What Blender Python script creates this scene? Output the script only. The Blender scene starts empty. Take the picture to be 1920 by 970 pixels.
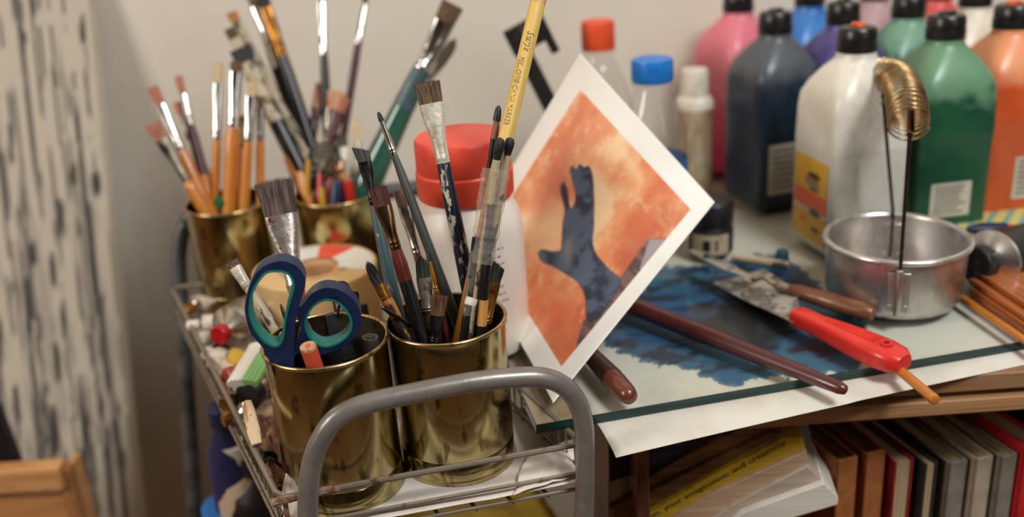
import bpy, math, random
import numpy as np
from mathutils import Vector, Matrix
from mathutils.geometry import tessellate_polygon

random.seed(7)
S = bpy.context.scene
COL = S.collection

# ------------------------------------------------------------------ camera
FPX, PITCH, ROLL, CAMH = 1867.0, math.radians(22), math.radians(4), 1.10
FW = np.array([0, math.cos(PITCH), -math.sin(PITCH)])
UP = np.array([0, math.sin(PITCH), math.cos(PITCH)])
RT = np.array([1.0, 0, 0])
CAM = np.array([0, 0, CAMH])
cd = bpy.data.cameras.new('camera')
cd.sensor_width = 36.0
cd.lens = FPX / 1920 * 36.0
cd.clip_start = 0.02
cd.dof.use_dof = True
cd.dof.focus_distance = 0.595
cd.dof.aperture_fstop = 3.3
cam = bpy.data.objects.new('camera', cd)
COL.objects.link(cam)
_c, _s = math.cos(ROLL), math.sin(ROLL)
rgt = RT * _c - UP * _s
upv = RT * _s + UP * _c
cam.matrix_world = Matrix(((rgt[0], upv[0], -FW[0], 0), (rgt[1], upv[1], -FW[1], 0),
                           (rgt[2], upv[2], -FW[2], CAMH), (0, 0, 0, 1)))
S.camera = cam

# ------------------------------------------------------------------ light and exposure
S.view_settings.view_transform = 'Standard'
S.view_settings.look = 'None'
S.view_settings.exposure = 0.0
S.view_settings.gamma = 1.0
S.view_settings.use_curve_mapping = False
S.cycles.use_denoising = True
S.cycles.max_bounces = 8
S.cycles.caustics_reflective = False
S.cycles.caustics_refractive = False
W = bpy.data.worlds.new('world')
S.world = W
W.use_nodes = True
W.node_tree.nodes['Background'].inputs[0].default_value = (1.0, 0.66, 0.42, 1)
W.node_tree.nodes['Background'].inputs[1].default_value = 0.10


def area(name, loc, target, sx, sy, power, color):
    l = bpy.data.lights.new(name, 'AREA')
    l.shape = 'RECTANGLE'
    l.size, l.size_y, l.energy, l.color = sx, sy, power, color
    o = bpy.data.objects.new(name, l)
    COL.objects.link(o)
    o.location = loc
    o.rotation_euler = (Vector(target) - Vector(loc)).to_track_quat('-Z', 'Y').to_euler()
    return o


area('ceiling_lamp', (0.75, -0.25, 2.25), (0.2, 0.85, 0.85), 0.45, 0.45, 25, (0.95, 0.98, 1.0))
area('window_light', (-1.75, -0.20, 1.75), (0.1, 0.9, 0.85), 0.6, 0.8, 25, (1.0, 0.955, 0.88))
area('far_fill_light', (1.5, -1.5, 1.8), (0.1, 0.8, 0.85), 0.4, 1.2, 4, (1.0, 0.98, 0.95))  # added weak fill with no known source, kept for reflections in the metal


# ------------------------------------------------------------------ measuring: photo pixel -> place
def ray(px, py):
    dx, dy = px - 960, py - 485
    x, y = dx * _c - dy * _s, dx * _s + dy * _c
    return FW + x / FPX * RT - y / FPX * UP


def D(px, py, z):
    return CAM + ray(px, py) * z


def onz(px, py, Z):
    r = ray(px, py)
    return CAM + r * (Z - CAMH) / r[2]


def ony(px, py, Y):
    r = ray(px, py)
    return CAM + r * Y / r[1]


def proj(p):
    p = np.asarray(p, float) - CAM
    z = p @ FW
    x, y = p[..., 0] / z * FPX, -(p @ UP) / z * FPX
    return 960 + x * _c + y * _s, 485 - x * _s + y * _c, z


def depth(p):
    return float((np.asarray(p) - CAM) @ FW)


TRAY = 0.738
GL = 0.773


# ------------------------------------------------------------------ numpy value noise
def _hash(i, j, s):
    n = np.sin(i * 127.1 + j * 311.7 + s * 74.7) * 43758.5453
    return n - np.floor(n)


def vnoise(x, y, s=0, octv=4):
    x, y = np.asarray(x, float), np.asarray(y, float)
    tot, amp, norm = 0, 1.0, 0
    for o in range(octv):
        i, j = np.floor(x), np.floor(y)
        fx, fy = x - i, y - j
        fx, fy = fx * fx * (3 - 2 * fx), fy * fy * (3 - 2 * fy)
        a, b = _hash(i, j, s + o), _hash(i + 1, j, s + o)
        c, d = _hash(i, j + 1, s + o), _hash(i + 1, j + 1, s + o)
        tot = tot + amp * ((a * (1 - fx) + b * fx) * (1 - fy) + (c * (1 - fx) + d * fx) * fy)
        norm += amp
        amp *= 0.55
        x, y = x * 2.03 + 5.2, y * 2.03 + 1.3
    return tot / norm


def sstep(a, b, x):
    t = np.clip((x - a) / (b - a), 0, 1)
    return t * t * (3 - 2 * t)


def srgb(r, g, b):
    f = lambda v: (v / 255 / 12.92) if v / 255 <= 0.04045 else ((v / 255 + 0.055) / 1.055) ** 2.4
    return (f(r), f(g), f(b))


# ------------------------------------------------------------------ materials
_mats = {}


def pm(name, col, rough=0.5, metal=0.0, layers=(), bump=0.0, bscale=(200, 200, 200), coat=0.0, trans=0.0,
       alpha=1.0, spec=0.5, sub=0.0, attr=None, rnoise=0.0):
    """procedural material; layers = (colour, scale xyz, threshold, softness) noise patches in object space"""
    if name in _mats:
        return _mats[name]
    m = bpy.data.materials.new(name)
    m.use_nodes = True
    nt = m.node_tree
    N, L = nt.nodes, nt.links
    b = N['Principled BSDF']
    b.inputs['Roughness'].default_value = rough
    b.inputs['Metallic'].default_value = metal
    b.inputs['Coat Weight'].default_value = coat
    b.inputs['Transmission Weight'].default_value = trans
    b.inputs['Alpha'].default_value = alpha
    b.inputs['Specular IOR Level'].default_value = spec
    if sub:
        b.inputs['Subsurface Weight'].default_value = sub
        b.inputs['Subsurface Radius'].default_value = (0.01, 0.008, 0.006)
    tc = N.new('ShaderNodeTexCoord')
    if attr:
        at = N.new('ShaderNodeAttribute')
        at.attribute_name = attr
        out = at.outputs['Color']
    else:
        rgb = N.new('ShaderNodeRGB')
        rgb.outputs[0].default_value = (*col, 1)
        out = rgb.outputs[0]
    for k, (c2, sc, th, soft) in enumerate(layers):
        mp = N.new('ShaderNodeMapping')
        mp.inputs['Scale'].default_value = sc
        mp.inputs['Location'].default_value = (k * 3.7 + len(name), k * 1.9, k * 5.3)
        L.new(tc.outputs['Object'], mp.inputs['Vector'])
        nz = N.new('ShaderNodeTexNoise')
        nz.inputs['Scale'].default_value = 1.0
        nz.inputs['Detail'].default_value = 5.0
        nz.inputs['Roughness'].default_value = 0.6
        L.new(mp.outputs[0], nz.inputs['Vector'])
        mr = N.new('ShaderNodeMapRange')
        mr.interpolation_type = 'SMOOTHSTEP'
        mr.inputs['From Min'].default_value = th - soft
        mr.inputs['From Max'].default_value = th + soft
        L.new(nz.outputs['Fac'], mr.inputs['Value'])
        mx = N.new('ShaderNodeMix')
        mx.data_type = 'RGBA'
        L.new(mr.outputs[0], mx.inputs[0])
        L.new(out, mx.inputs[6])
        mx.inputs[7].default_value = (*c2, 1)
        out = mx.outputs[2]
    L.new(out, b.inputs['Base Color'])
    if bump or rnoise:
        mp = N.new('ShaderNodeMapping')
        mp.inputs['Scale'].default_value = bscale
        L.new(tc.outputs['Object'], mp.inputs['Vector'])
        nz = N.new('ShaderNodeTexNoise')
        nz.inputs['Scale'].default_value = 1.0
        nz.inputs['Detail'].default_value = 4.0
        L.new(mp.outputs[0], nz.inputs['Vector'])
        if bump:
            bp = N.new('ShaderNodeBump')
            bp.inputs['Strength'].default_value = bump
            bp.inputs['Distance'].default_value = 0.001
            L.new(nz.outputs['Fac'], bp.inputs['Height'])
            L.new(bp.outputs[0], b.inputs['Normal'])
        if rnoise:
            mr = N.new('ShaderNodeMapRange')
            mr.inputs['To Min'].default_value = max(0.02, rough - rnoise)
            mr.inputs['To Max'].default_value = rough + rnoise
            L.new(nz.outputs['Fac'], mr.inputs['Value'])
            L.new(mr.outputs[0], b.inputs['Roughness'])
    _mats[name] = m
    return m


def clear_mat(name, tint, fac=0.06, rough=0.05, gloss=0.5):
    """thin clear sheet: see-through with a fresnel shine"""
    if name in _mats:
        return _mats[name]
    m = bpy.data.materials.new(name)
    m.use_nodes = True
    nt = m.node_tree
    N, L = nt.nodes, nt.links
    for n in list(N):
        N.remove(n)
    o = N.new('ShaderNodeOutputMaterial')
    t = N.new('ShaderNodeBsdfTransparent')
    t.inputs[0].default_value = (*tint, 1)
    g = N.new('ShaderNodeBsdfGlossy')
    g.inputs['Roughness'].default_value = rough
    df = N.new('ShaderNodeBsdfDiffuse')
    df.inputs[0].default_value = (0.8, 0.78, 0.72, 1)
    fr = N.new('ShaderNodeFresnel')
    fr.inputs['IOR'].default_value = 1.0 + gloss
    geo = N.new('ShaderNodeNewGeometry')
    inv = N.new('ShaderNodeMath')
    inv.operation = 'SUBTRACT'
    inv.inputs[0].default_value = 1.0
    L.new(geo.outputs['Backfacing'], inv.inputs[1])
    mul = N.new('ShaderNodeMath')
    mul.operation = 'MULTIPLY'
    L.new(fr.outputs[0], mul.inputs[0])
    L.new(inv.outputs[0], mul.inputs[1])
    mx = N.new('ShaderNodeMixShader')
    mx2 = N.new('ShaderNodeMixShader')
    mx2.inputs[0].default_value = fac
    L.new(t.outputs[0], mx2.inputs[1])
    L.new(df.outputs[0], mx2.inputs[2])
    L.new(mul.outputs[0], mx.inputs[0])
    L.new(mx2.outputs[0], mx.inputs[1])
    L.new(g.outputs[0], mx.inputs[2])
    L.new(mx.outputs[0], o.inputs['Surface'])
    _mats[name] = m
    return m


# ------------------------------------------------------------------ mesh building
class MB:
    def __init__(self):
        self.v, self.f, self.mi = [], [], []

    def add(self, vs, fs, mi=0):
        o = len(self.v)
        self.v += [tuple(map(float, p)) for p in vs]
        self.f += [tuple(i + o for i in f) for f in fs]
        self.mi += [mi] * len(fs)
        return self

    def rings(self, rings, cap0=True, cap1=True, mi=0, closed=False):
        n = len(rings[0])
        vs = [p for r in rings for p in r]
        fs = []
        m = len(rings)
        for i in range(m if closed else m - 1):
            a, b = i * n, ((i + 1) % m) * n
            for j in range(n):
                k = (j + 1) % n
                fs.append((a + j, a + k, b + k, b + j))
        if not closed:
            if cap0:
                fs.append(tuple(range(n - 1, -1, -1)))
            if cap1:
                fs.append(tuple((m - 1) * n + j for j in range(n)))
        return self.add(vs, fs, mi)

    def lathe(self, prof, n=40, c=(0, 0), cap0=True, cap1=True, mi=0):
        rs = []
        for r, z in prof:
            r = max(r, 1e-5)
            rs.append([(c[0] + r * math.cos(2 * math.pi * k / n), c[1] + r * math.sin(2 * math.pi * k / n), z) for k in range(n)])
        return self.rings(rs, cap0, cap1, mi)

    def loft(self, secs, n=36, mi=0, c=(0, 0)):
        """secs: (z, half x, half y, exponent[, cx, cy])"""
        rs = []
        for s in secs:
            z, hx, hy, e = s[:4]
            cx, cy = (s[4], s[5]) if len(s) > 4 else (0, 0)
            ring = []
            for k in range(n):
                t = 2 * math.pi * k / n
                ct, st = math.cos(t), math.sin(t)
                ring.append((c[0] + cx + hx * math.copysign(abs(ct) ** (2 / e), ct), c[1] + cy + hy * math.copysign(abs(st) ** (2 / e), st), z))
            rs.append(ring)
        return self.rings(rs, True, True, mi)

    def tube(self, pts, rad, n=12, mi=0, closed=False, flat=1.0):
        P = [Vector(p) for p in pts]
        m = len(P)
        if not hasattr(rad, '__len__'):
            rad = [rad] * m
        rs = []
        up = None
        for i in range(m):
            if closed:
                t = P[(i + 1) % m] - P[i - 1]
            else:
                t = P[min(i + 1, m - 1)] - P[max(i - 1, 0)]
            t.normalize()
            if up is None:
                up = t.orthogonal().normalized() if abs(t.z) > 0.95 else Vector((0, 0, 1))
            a = (up - t * up.dot(t)).normalized()
            up = a
            b = t.cross(a)
            rs.append([tuple(P[i] + (a * math.cos(2 * math.pi * k / n) * flat + b * math.sin(2 * math.pi * k / n)) * rad[i]) for k in range(n)])
        return self.rings(rs, True, True, mi, closed)

    def box(self, lo, hi, mi=0):
        x0, y0, z0 = lo
        x1, y1, z1 = hi
        v = [(x0, y0, z0), (x1, y0, z0), (x1, y1, z0), (x0, y1, z0), (x0, y0, z1), (x1, y0, z1), (x1, y1, z1), (x0, y1, z1)]
        f = [(0, 3, 2, 1), (4, 5, 6, 7), (0, 1, 5, 4), (1, 2, 6, 5), (2, 3, 7, 6), (3, 0, 4, 7)]
        return self.add(v, f, mi)

    def plate(self, outer, holes, to3, thick, mi=0):
        """2-D outline (with holes) -> slab; to3(p2, d) gives the place of a point at depth d"""
        loops = [list(outer)] + [list(h) for h in holes]
        flat = [p for l in loops for p in l]
        tris = tessellate_polygon([[Vector((p[0], p[1], 0)) for p in l] for l in loops])
        n = len(flat)
        vs = [to3(p, -thick / 2) for p in flat] + [to3(p, thick / 2) for p in flat]
        fs = []
        for t in tris:
            fs.append(tuple(t))
            fs.append(tuple(i + n for i in reversed(t)))
        o = 0
        for l in loops:
            m = len(l)
            for i in range(m):
                a, b = o + i, o + (i + 1) % m
                fs.append((a, b, b + n, a + n))
            o += m
        return self.add(vs, fs, mi)

    def mesh(self, name, mats, smooth=40):
        me = bpy.data.meshes.new(name)
        me.from_pydata(self.v, [], self.f)
        if not isinstance(mats, (list, tuple)):
            mats = [mats]
        for m in mats:
            me.materials.append(m)
        for p, k in zip(me.polygons, self.mi):
            p.material_index = k
        import bmesh
        bm = bmesh.new()
        bm.from_mesh(me)
        bmesh.ops.recalc_face_normals(bm, faces=bm.faces)
        bm.to_mesh(me)
        bm.free()
        if smooth:
            for p in me.polygons:
                p.use_smooth = True
            me.set_sharp_from_angle(angle=math.radians(smooth))
        me.update()
        return me


def tag(o, label=None, cat=None, group=None, kind=None):
    if label:
        o['label'] = label
    if cat:
        o['category'] = cat
    if group:
        o['group'] = group
    if kind:
        o['kind'] = kind
    return o


def thing(name, label, cat, loc=(0, 0, 0), M=None, group=None, rz=0.0):
    o = bpy.data.objects.new(name, None)
    o.empty_display_size = 0.02
    COL.objects.link(o)
    if M is not None:
        o.matrix_world = M
    else:
        o.location = tuple(float(c) for c in loc)
        o.rotation_euler = (0, 0, rz)
    return tag(o, label, cat, group)


def part(name, mb, mats, parent=None, smooth=40, bevel=0, label=None, seg=2):
    o = bpy.data.objects.new(name, mb.mesh(name, mats, smooth))
    COL.objects.link(o)
    if parent is not None:
        o.parent = parent
    if label:
        o['label'] = label
    if bevel:
        b = o.modifiers.new('bevel', 'BEVEL')
        b.width = bevel
        b.segments = seg
        b.limit_method = 'ANGLE'
        b.angle_limit = math.radians(35)
    return o


def solo(name, mb, mats, label, cat, loc=(0, 0, 0), group=None, smooth=40, bevel=0, kind=None, rz=0.0, seg=2, M=None):
    o = part(name, mb, mats, None, smooth, bevel, None, seg)
    if M is not None:
        o.matrix_world = M
    else:
        o.location = tuple(float(c) for c in loc)
        o.rotation_euler = (0, 0, rz)
    return tag(o, label, cat, group, kind)


def frame(origin, z, toward=None, twist=0.0):
    """matrix whose z axis runs along z and whose -y faces the camera"""
    z = Vector(z).normalized()
    o = Vector(origin)
    vw = (Vector(CAM if toward is None else toward) - o).normalized()
    x = z.cross(vw).normalized()
    y = z.cross(x)
    if twist:
        R = Matrix.Rotation(twist, 3, z)
        x, y = R @ x, R @ y
    return Matrix(((x.x, y.x, z.x, o.x), (x.y, y.y, z.y, o.y), (x.z, y.z, z.z, o.z), (0, 0, 0, 1)))


def smooth_loop(pts, per=6):
    n = len(pts)
    out = []
    for i in range(n):
        p0, p1, p2, p3 = (np.array(pts[(i + k - 1) % n], float) for k in range(4))
        for j in range(per):
            t = j / per
            out.append(tuple(0.5 * ((2 * p1) + (-p0 + p2) * t + (2 * p0 - 5 * p1 + 4 * p2 - p3) * t * t + (-p0 + 3 * p1 - 3 * p2 + p3) * t ** 3)))
    return out


def smooth_path(pts, per=8):
    P = [np.array(p, float) for p in pts]
    P = [2 * P[0] - P[1]] + P + [2 * P[-1] - P[-2]]
    out = []
    for i in range(1, len(P) - 2):
        p0, p1, p2, p3 = P[i - 1], P[i], P[i + 1], P[i + 2]
        for j in range(per):
            t = j / per
            out.append(0.5 * ((2 * p1) + (-p0 + p2) * t + (2 * p0 - 5 * p1 + 4 * p2 - p3) * t * t + (-p0 + 3 * p1 - 3 * p2 + p3) * t ** 3))
    out.append(P[-2])
    return out


def text_geo(s, size, shear=0.0):
    c = bpy.data.curves.new('t', 'FONT')
    c.body = s
    c.size = size
    c.shear = shear
    c.resolution_u = 3
    o = bpy.data.objects.new('t', c)
    COL.objects.link(o)
    bpy.context.view_layer.update()
    me = o.evaluated_get(bpy.context.evaluated_depsgraph_get()).to_mesh()
    vs = [tuple(v.co) for v in me.vertices]
    fs = [tuple(p.vertices) for p in me.polygons]
    bpy.data.objects.remove(o)
    bpy.data.curves.remove(c)
    return vs, fs


def color_attr(o, cols):
    me = o.data
    a = me.color_attributes.new('paint', 'FLOAT_COLOR', 'POINT')
    buf = np.ones((len(me.vertices), 4))
    buf[:, :3] = cols
    a.data.foreach_set('color', buf.ravel())


def copy_tree(o, parent=None):
    c = o.copy()
    COL.objects.link(c)
    c.parent = parent
    for ch in list(o.children):
        copy_tree(ch, c)
    return c


# ================================================================== THE ROOM
PLASTER = pm('plaster', srgb(224, 214, 198), 0.85, layers=[(srgb(216, 205, 188), (6, 6, 6), 0.55, 0.25)], bump=0.15, bscale=(90, 90, 90))
WALLY = 1.10


def structure(name, mb, m):
    o = part(name, mb, m, None)
    o['kind'] = 'structure'
    return o


structure('wall_back', MB().box((-1.9, WALLY, 0), (2.5, WALLY + 0.08, 2.5)), PLASTER)
structure('wall_left', MB().box((-1.98, -2.3, 0), (-1.9, WALLY, 2.5)), pm('wall_paint_left', srgb(170, 122, 84), 0.85, layers=[(srgb(150, 104, 70), (4, 4, 4), 0.55, 0.2)]))
structure('wall_right', MB().box((2.5, -2.3, 0), (2.58, WALLY, 2.5)), pm('wall_paint_right', srgb(120, 110, 96), 0.85, layers=[(srgb(58, 52, 44), (2, 2, 0.6), 0.55, 0.05)]))
structure('wall_front', MB().box((-1.98, -2.38, 0), (2.58, -2.3, 2.5)), pm('wall_paint_front', srgb(120, 110, 94), 0.85, layers=[(srgb(44, 38, 32), (2.6, 2.6, 0.5), 0.47, 0.04)]))
structure('ceiling', MB().box((-1.98, -2.38, 2.5), (2.58, WALLY + 0.08, 2.58)), pm('ceiling_paint', srgb(232, 222, 208), 0.9, layers=[(srgb(224, 213, 198), (3, 3, 3), 0.5, 0.2)]))
structure('floor', MB().box((-1.98, -2.38, -0.05), (2.58, WALLY + 0.08, 0)), pm('floor_boards', srgb(118, 86, 58), 0.5, layers=[(srgb(86, 62, 40), (3, 30, 3), 0.52, 0.1)]))

# ------------------------------------------------------------------ streaked canvas leaning on the wall
cy_top, cy_bot = 1.075, 0.945
pT, pB = ony(165, 0, cy_top), ony(262, 970, cy_bot)
ax = Vector(pT - pB).normalized()           # up the canvas
CW, NX, NY = 0.46, 150, 420
cbase = Vector(pB) - ax * 0.30
CH = (Vector(pT) - cbase).length + 0.10
xx = Vector((1, 0.0, 0))
xx = (xx - ax * xx.dot(ax)).normalized()
yy = ax.cross(xx)
Mc = Matrix(((xx.x, yy.x, ax.x, cbase.x), (xx.y, yy.y, ax.y, cbase.y), (xx.z, yy.z, ax.z, cbase.z), (0, 0, 0, 1)))
canvas = thing('painted_canvas', 'tall pale canvas streaked with black paint, leaning on the wall', 'canvas', M=Mc)
us, vs_ = np.meshgrid(np.linspace(-CW, -0.0012, NX), np.linspace(0, CH, NY))
U, V = us.ravel(), vs_.ravel()
mb = MB()
mb.v = [(float(u), -0.0004, float(v)) for u, v in zip(U, V)]
for j in range(NY - 1):
    for i in range(NX - 1):
        a = j * NX + i
        mb.f.append((a, a + 1, a + NX + 1, a + NX))
        mb.mi.append(0)
face = part('painted_front', mb, pm('canvas_paint', (1, 1, 1), 0.75, attr='paint', bump=0.2, bscale=(400, 400, 60)), canvas, smooth=0)
wob = (vnoise(V * 30, U * 4, 3, 2) - 0.5) * 0.004
s1 = vnoise((U + wob) * 210, V * 5.5, 1, 2)
s2 = vnoise((U + wob) * 150, V * 7.5, 2, 3)
hgt = V / CH
bias = 0.72 - 0.19 * sstep(0.93, 0.52, hgt) + 0.07 * sstep(-0.03, -0.0, U)
dk = sstep(bias - 0.03, bias + 0.05, s1) * 0.8
dk = np.maximum(dk, sstep(0.68 - 0.085 * sstep(0.9, 0.5, hgt), 0.76, s2) * 0.9)
wp = np.array([np.array(Mc @ Vector((u, 0, v))) for u, v in zip(U, V)])
PX, PY, _ = proj(wp)
for (sx, sy0, sy1, wd) in [(62, -10, 30, 9), (40, 0, 110, 4), (75, 30, 200, 4), (155, 25, 85, 8), (160, 85, 220, 4), (137, 305, 355, 10), (110, 370, 450, 10),
                           (180, 320, 370, 13), (18, 230, 310, 7), (62, 450, 500, 8), (50, 520, 660, 9), (118, 560, 640, 7), (190, 740, 785, 9), (100, 760, 860, 12),
                           (150, 700, 920, 8), (200, 800, 970, 8), (30, 720, 800, 9), (98, 470, 540, 9), (170, 380, 560, 5), (145, 180, 420, 5), (105, 640, 720, 10), (150, 880, 970, 11)]:
    cx = sx + (PY - sy0) * 0.06 + wob * 900
    w = wd * (0.55 + 0.45 * np.sin(np.clip((PY - sy0) / (sy1 - sy0), 0, 1) * math.pi))
    m_ = sstep(w, w * 0.4, np.abs(PX - cx)) * sstep(sy0 - 6, sy0 + 8, PY) * sstep(sy1 + 10, sy1 - 12, PY)
    dk = np.maximum(dk, m_ * 0.96)
smear = vnoise(U * 130, V * 12, 9, 4)
base = np.array(srgb(194, 182, 164))[None] * np.ones((len(U), 1))
base = base + (np.array(srgb(160, 148, 134)) - base) * (sstep(0.5, 0.75, smear) * sstep(0.95, 0.6, hgt) * 0.8)[:, None]
cols = base + (np.array(srgb(34, 33, 36)) - base) * dk[:, None]
color_attr(face, cols)
edge = pm('canvas_edge', srgb(214, 202, 182), 0.8, layers=[(srgb(186, 170, 148), (60, 60, 6), 0.62, 0.08)], bump=0.2, bscale=(900, 900, 900))
part('stretcher_frame', MB().box((-CW, 0, 0), (0, 0.019, CH)), edge, canvas, bevel=0.001)

# ------------------------------------------------------------------ pale wooden box and black panel, bottom left
PINE = pm('pine', srgb(205, 150, 96), 0.55, layers=[(srgb(176, 118, 68), (12, 60, 240), 0.55, 0.12), (srgb(150, 98, 56), (20, 20, 120), 0.7, 0.05)], bump=0.1, bscale=(50, 200, 400))
q = ony(118, 865, 0.80)
wb = thing('wooden_box', 'open pale pine box with a raised top rail in front of the canvas', 'box', loc=(q[0], q[1], q[2] - 0.40))
part('top_rail', MB().box((-0.16, -0.012, 0.376), (0.0, 0.006, 0.40)), PINE, wb, bevel=0.0015)
part('corner_post', MB().box((-0.006, -0.006, 0), (0.006, 0.006, 0.3945)), pm('pine_dark', srgb(168, 112, 66), 0.6, layers=[(srgb(135, 86, 48), (90, 90, 20), 0.55, 0.1)]), wb, bevel=0.001)
part('front_panel', MB().box((-0.16, -0.004, 0), (-0.006, 0.004, 0.366)), pm('pine_panel', srgb(190, 132, 80), 0.55, layers=[(srgb(160, 104, 60), (10, 40, 160), 0.55, 0.12)]), wb, bevel=0.001)
part('side_panel', MB().box((-0.003, 0.006, 0), (0.003, 0.03, 0.39)), PINE, wb, bevel=0.001)
BLACK = pm('black_plastic', srgb(26, 25, 26), 0.42, layers=[(srgb(44, 42, 41), (120, 120, 120), 0.6, 0.1)])
qa, qb, qc = ony(-60, 690, 0.86), ony(38, 862, 0.86), ony(-60, 1200, 0.86)
mb = MB()
outl = [ony(-70, 640, 0.86), ony(0, 765, 0.86), ony(36, 858, 0.86), ony(60, 970, 0.86), ony(-70, 1100, 0.86)]
c0 = np.mean(outl, axis=0)
mb.plate([(p[0] - c0[0], p[2] - c0[2]) for p in outl], [], lambda p, d: (p[0], d, p[1]), 0.012)
solo('portfolio_case', mb, BLACK, 'black slanting case half out of view behind the pine box', 'case', loc=c0, bevel=0.001)

# ================================================================== THE TABLE
WOODB = pm('board_brown', srgb(150, 112, 78), 0.6, layers=[(srgb(120, 86, 58), (8, 60, 200), 0.55, 0.12), (srgb(178, 144, 108), (14, 14, 4), 0.66, 0.05)], bump=0.15, bscale=(40, 300, 500))
WOODT = pm('board_tan', srgb(176, 132, 88), 0.6, layers=[(srgb(148, 106, 68), (6, 60, 260), 0.55, 0.12)], bump=0.15, bscale=(40, 300, 500))
solo('table_board', MB().box((0.045, 0.570, 0.7515), (0.75, 1.06, 0.7645)), WOODB, 'brown wooden tabletop board under the glass and paper', 'tabletop', bevel=0.0015)
solo('shelf_board', MB().box((0.10, 0.568, 0.7360), (0.75, 1.05, 0.7475)), WOODT, 'tan wooden board directly above the row of books', 'board', bevel=0.0015)
part('spacer', MB().box((0.10, 0.60, 0.7475), (0.75, 1.05, 0.7515)), WOODB, bpy.data.objects['table_board'])
# bookcase below
bc = thing('bookcase', 'dark reddish brown bookcase under the table boards', 'bookcase', loc=(0.077, 0.56, 0.45))
REDWOOD = pm('reddish_wood', srgb(104, 56, 40), 0.45, layers=[(srgb(78, 40, 28), (60, 60, 14), 0.55, 0.1), (srgb(140, 96, 76), (180, 180, 180), 0.72, 0.03)])
DARKW = pm('dark_wood', srgb(52, 38, 30), 0.6, layers=[(srgb(38, 27, 21), (10, 60, 60), 0.55, 0.1)])
part('side_panel', MB().box((-0.004, 0.0, -0.42), (0.0045, 0.40, 0.282)), REDWOOD, bc, bevel=0.001)
part('side_panel', MB().box((0.56, 0.0, -0.42), (0.57, 0.40, 0.282)), REDWOOD, bc, bevel=0.001)
part('back_panel', MB().box((-0.004, 0.40, -0.42), (0.57, 0.408, 0.282)), DARKW, bc)
part('shelf', MB().box((0.005, 0.005, 0.055), (0.56, 0.398, 0.068)), REDWOOD, bc, bevel=0.001)
part('shelf', MB().box((0.005, 0.005, -0.40), (0.56, 0.398, -0.388)), REDWOOD, bc, bevel=0.001)

# glass sheet, paper, card backing: turned 10.7 degrees
GA = math.radians(10.7)
gx = Vector((math.cos(GA), math.sin(GA), 0))
gy = Vector((-math.sin(GA), math.cos(GA), 0))
G0 = onz(1005, 797, GL)
Mg = Matrix.Translation(Vector((G0[0], G0[1], 0))) @ Matrix.Rotation(GA, 4, 'Z')
GW, GD = 0.57, 0.43
mb = MB()
mb.box((0, 0, GL - 0.0065), (GW, GD, GL))
for i in range(6):
    mb.mi[i] = 0 if i < 2 else 1
glass = solo('glass_sheet', mb, [clear_mat('clear_glass', (0.97, 0.985, 0.975), 0.004, 0.05, 0.30),
                                 pm('glass_edge', srgb(24, 62, 56), 0.15, layers=[(srgb(16, 44, 44), (20, 20, 300), 0.5, 0.1)])],
             'thick glass sheet with a dark green edge laid over the paper', 'glass', M=Mg, smooth=0)
solo('backing_card', MB().box((0.003, 0.006, GL - 0.0087), (0.30, GD - 0.01, GL - 0.0079)),
     pm('card_brown', srgb(176, 150, 120), 0.85, layers=[(srgb(150, 122, 94), (20, 20, 20), 0.55, 0.15)]), 'tan backing card under the left corner of the glass', 'card', M=Mg)

# big white paper: outline under the glass, its front strip sticking out and sagging at the left corner
zP = GL - 0.0070
Minv = Mg.inverted()


def gl_local(px, py, z):
    return Minv @ Vector(onz(px, py, z))


cLf = gl_local(1118, 792, zP)
cFL = gl_local(1155, 851, zP - 0.004)
cFR = gl_local(1920, 682, zP)
NXp, NYp = 80, 60
dirx = (cFR - cFL) / (cFR.x - cFL.x)
pv = []
PXW = GW + 0.01 - cFL.x
for j in range(NYp):
    for i in range(NXp):
        u, v = i / (NXp - 1), j / (NYp - 1)
        v2 = v ** 1.6
        x = cFL.x + u * PXW - (1 - u) * 0.0 + (cLf.x - cFL.x) * min(1.0, (v2 * 0.34) / abs(cFL.y - 0.0)) * (1 - u)
        yf = cFL.y + dirx.y * (u * PXW)
        y = yf + v2 * (0.34 - yf)
        over = max(0.0, -y)
        z = zP - 1.6 * over ** 1.6 * (0.25 + 0.75 * (1 - u) ** 2) * (1.2 if u < 0.3 else 1.0)
        pv.append((x, y, z))
mb = MB()
mb.v = pv
for j in range(NYp - 1):
    for i in range(NXp - 1):
        a = j * NXp + i
        mb.f.append((a, a + 1, a + NXp + 1, a + NXp))
        mb.mi.append(0)
PAPER = pm('paper_white', srgb(214, 209, 197), 0.85, layers=[(srgb(202, 190, 170), (14, 14, 14), 0.6, 0.12), (srgb(60, 80, 105), (170, 170, 170), 0.80, 0.012)], bump=0.05)
paper = solo('paper_sheet', mb, PAPER, 'large white drawing paper sticking out from under the glass over the table edge', 'paper', M=Mg)
sm = paper.modifiers.new('thickness', 'SOLIDIFY')
sm.thickness = 0.0004
sm.offset = -1

# blue watercolour on thin paper between glass and paper
wash_px = [(1128, 640), (1160, 590), (1205, 545), (1235, 505), (1300, 497), (1380, 488), (1430, 478), (1500, 500), (1560, 560), (1620, 610), (1650, 660),
           (1600, 692), (1530, 703), (1470, 706), (1415, 712), (1378, 720), (1330, 712), (1285, 690), (1230, 682), (1190, 668)]
wl = [gl_local(x, y, zP + 0.0003) for x, y in wash_px]
lp = smooth_loop([(p.x, p.y) for p in wl], 4)
NW = 150
xs = [p[0] for p in lp]
ys = [p[1] for p in lp]
gxx, gyy = np.meshgrid(np.linspace(min(xs) - .01, max(xs) + .01, NW), np.linspace(min(ys) - .01, max(ys) + .01, NW))
poly = np.array(lp)


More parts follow.
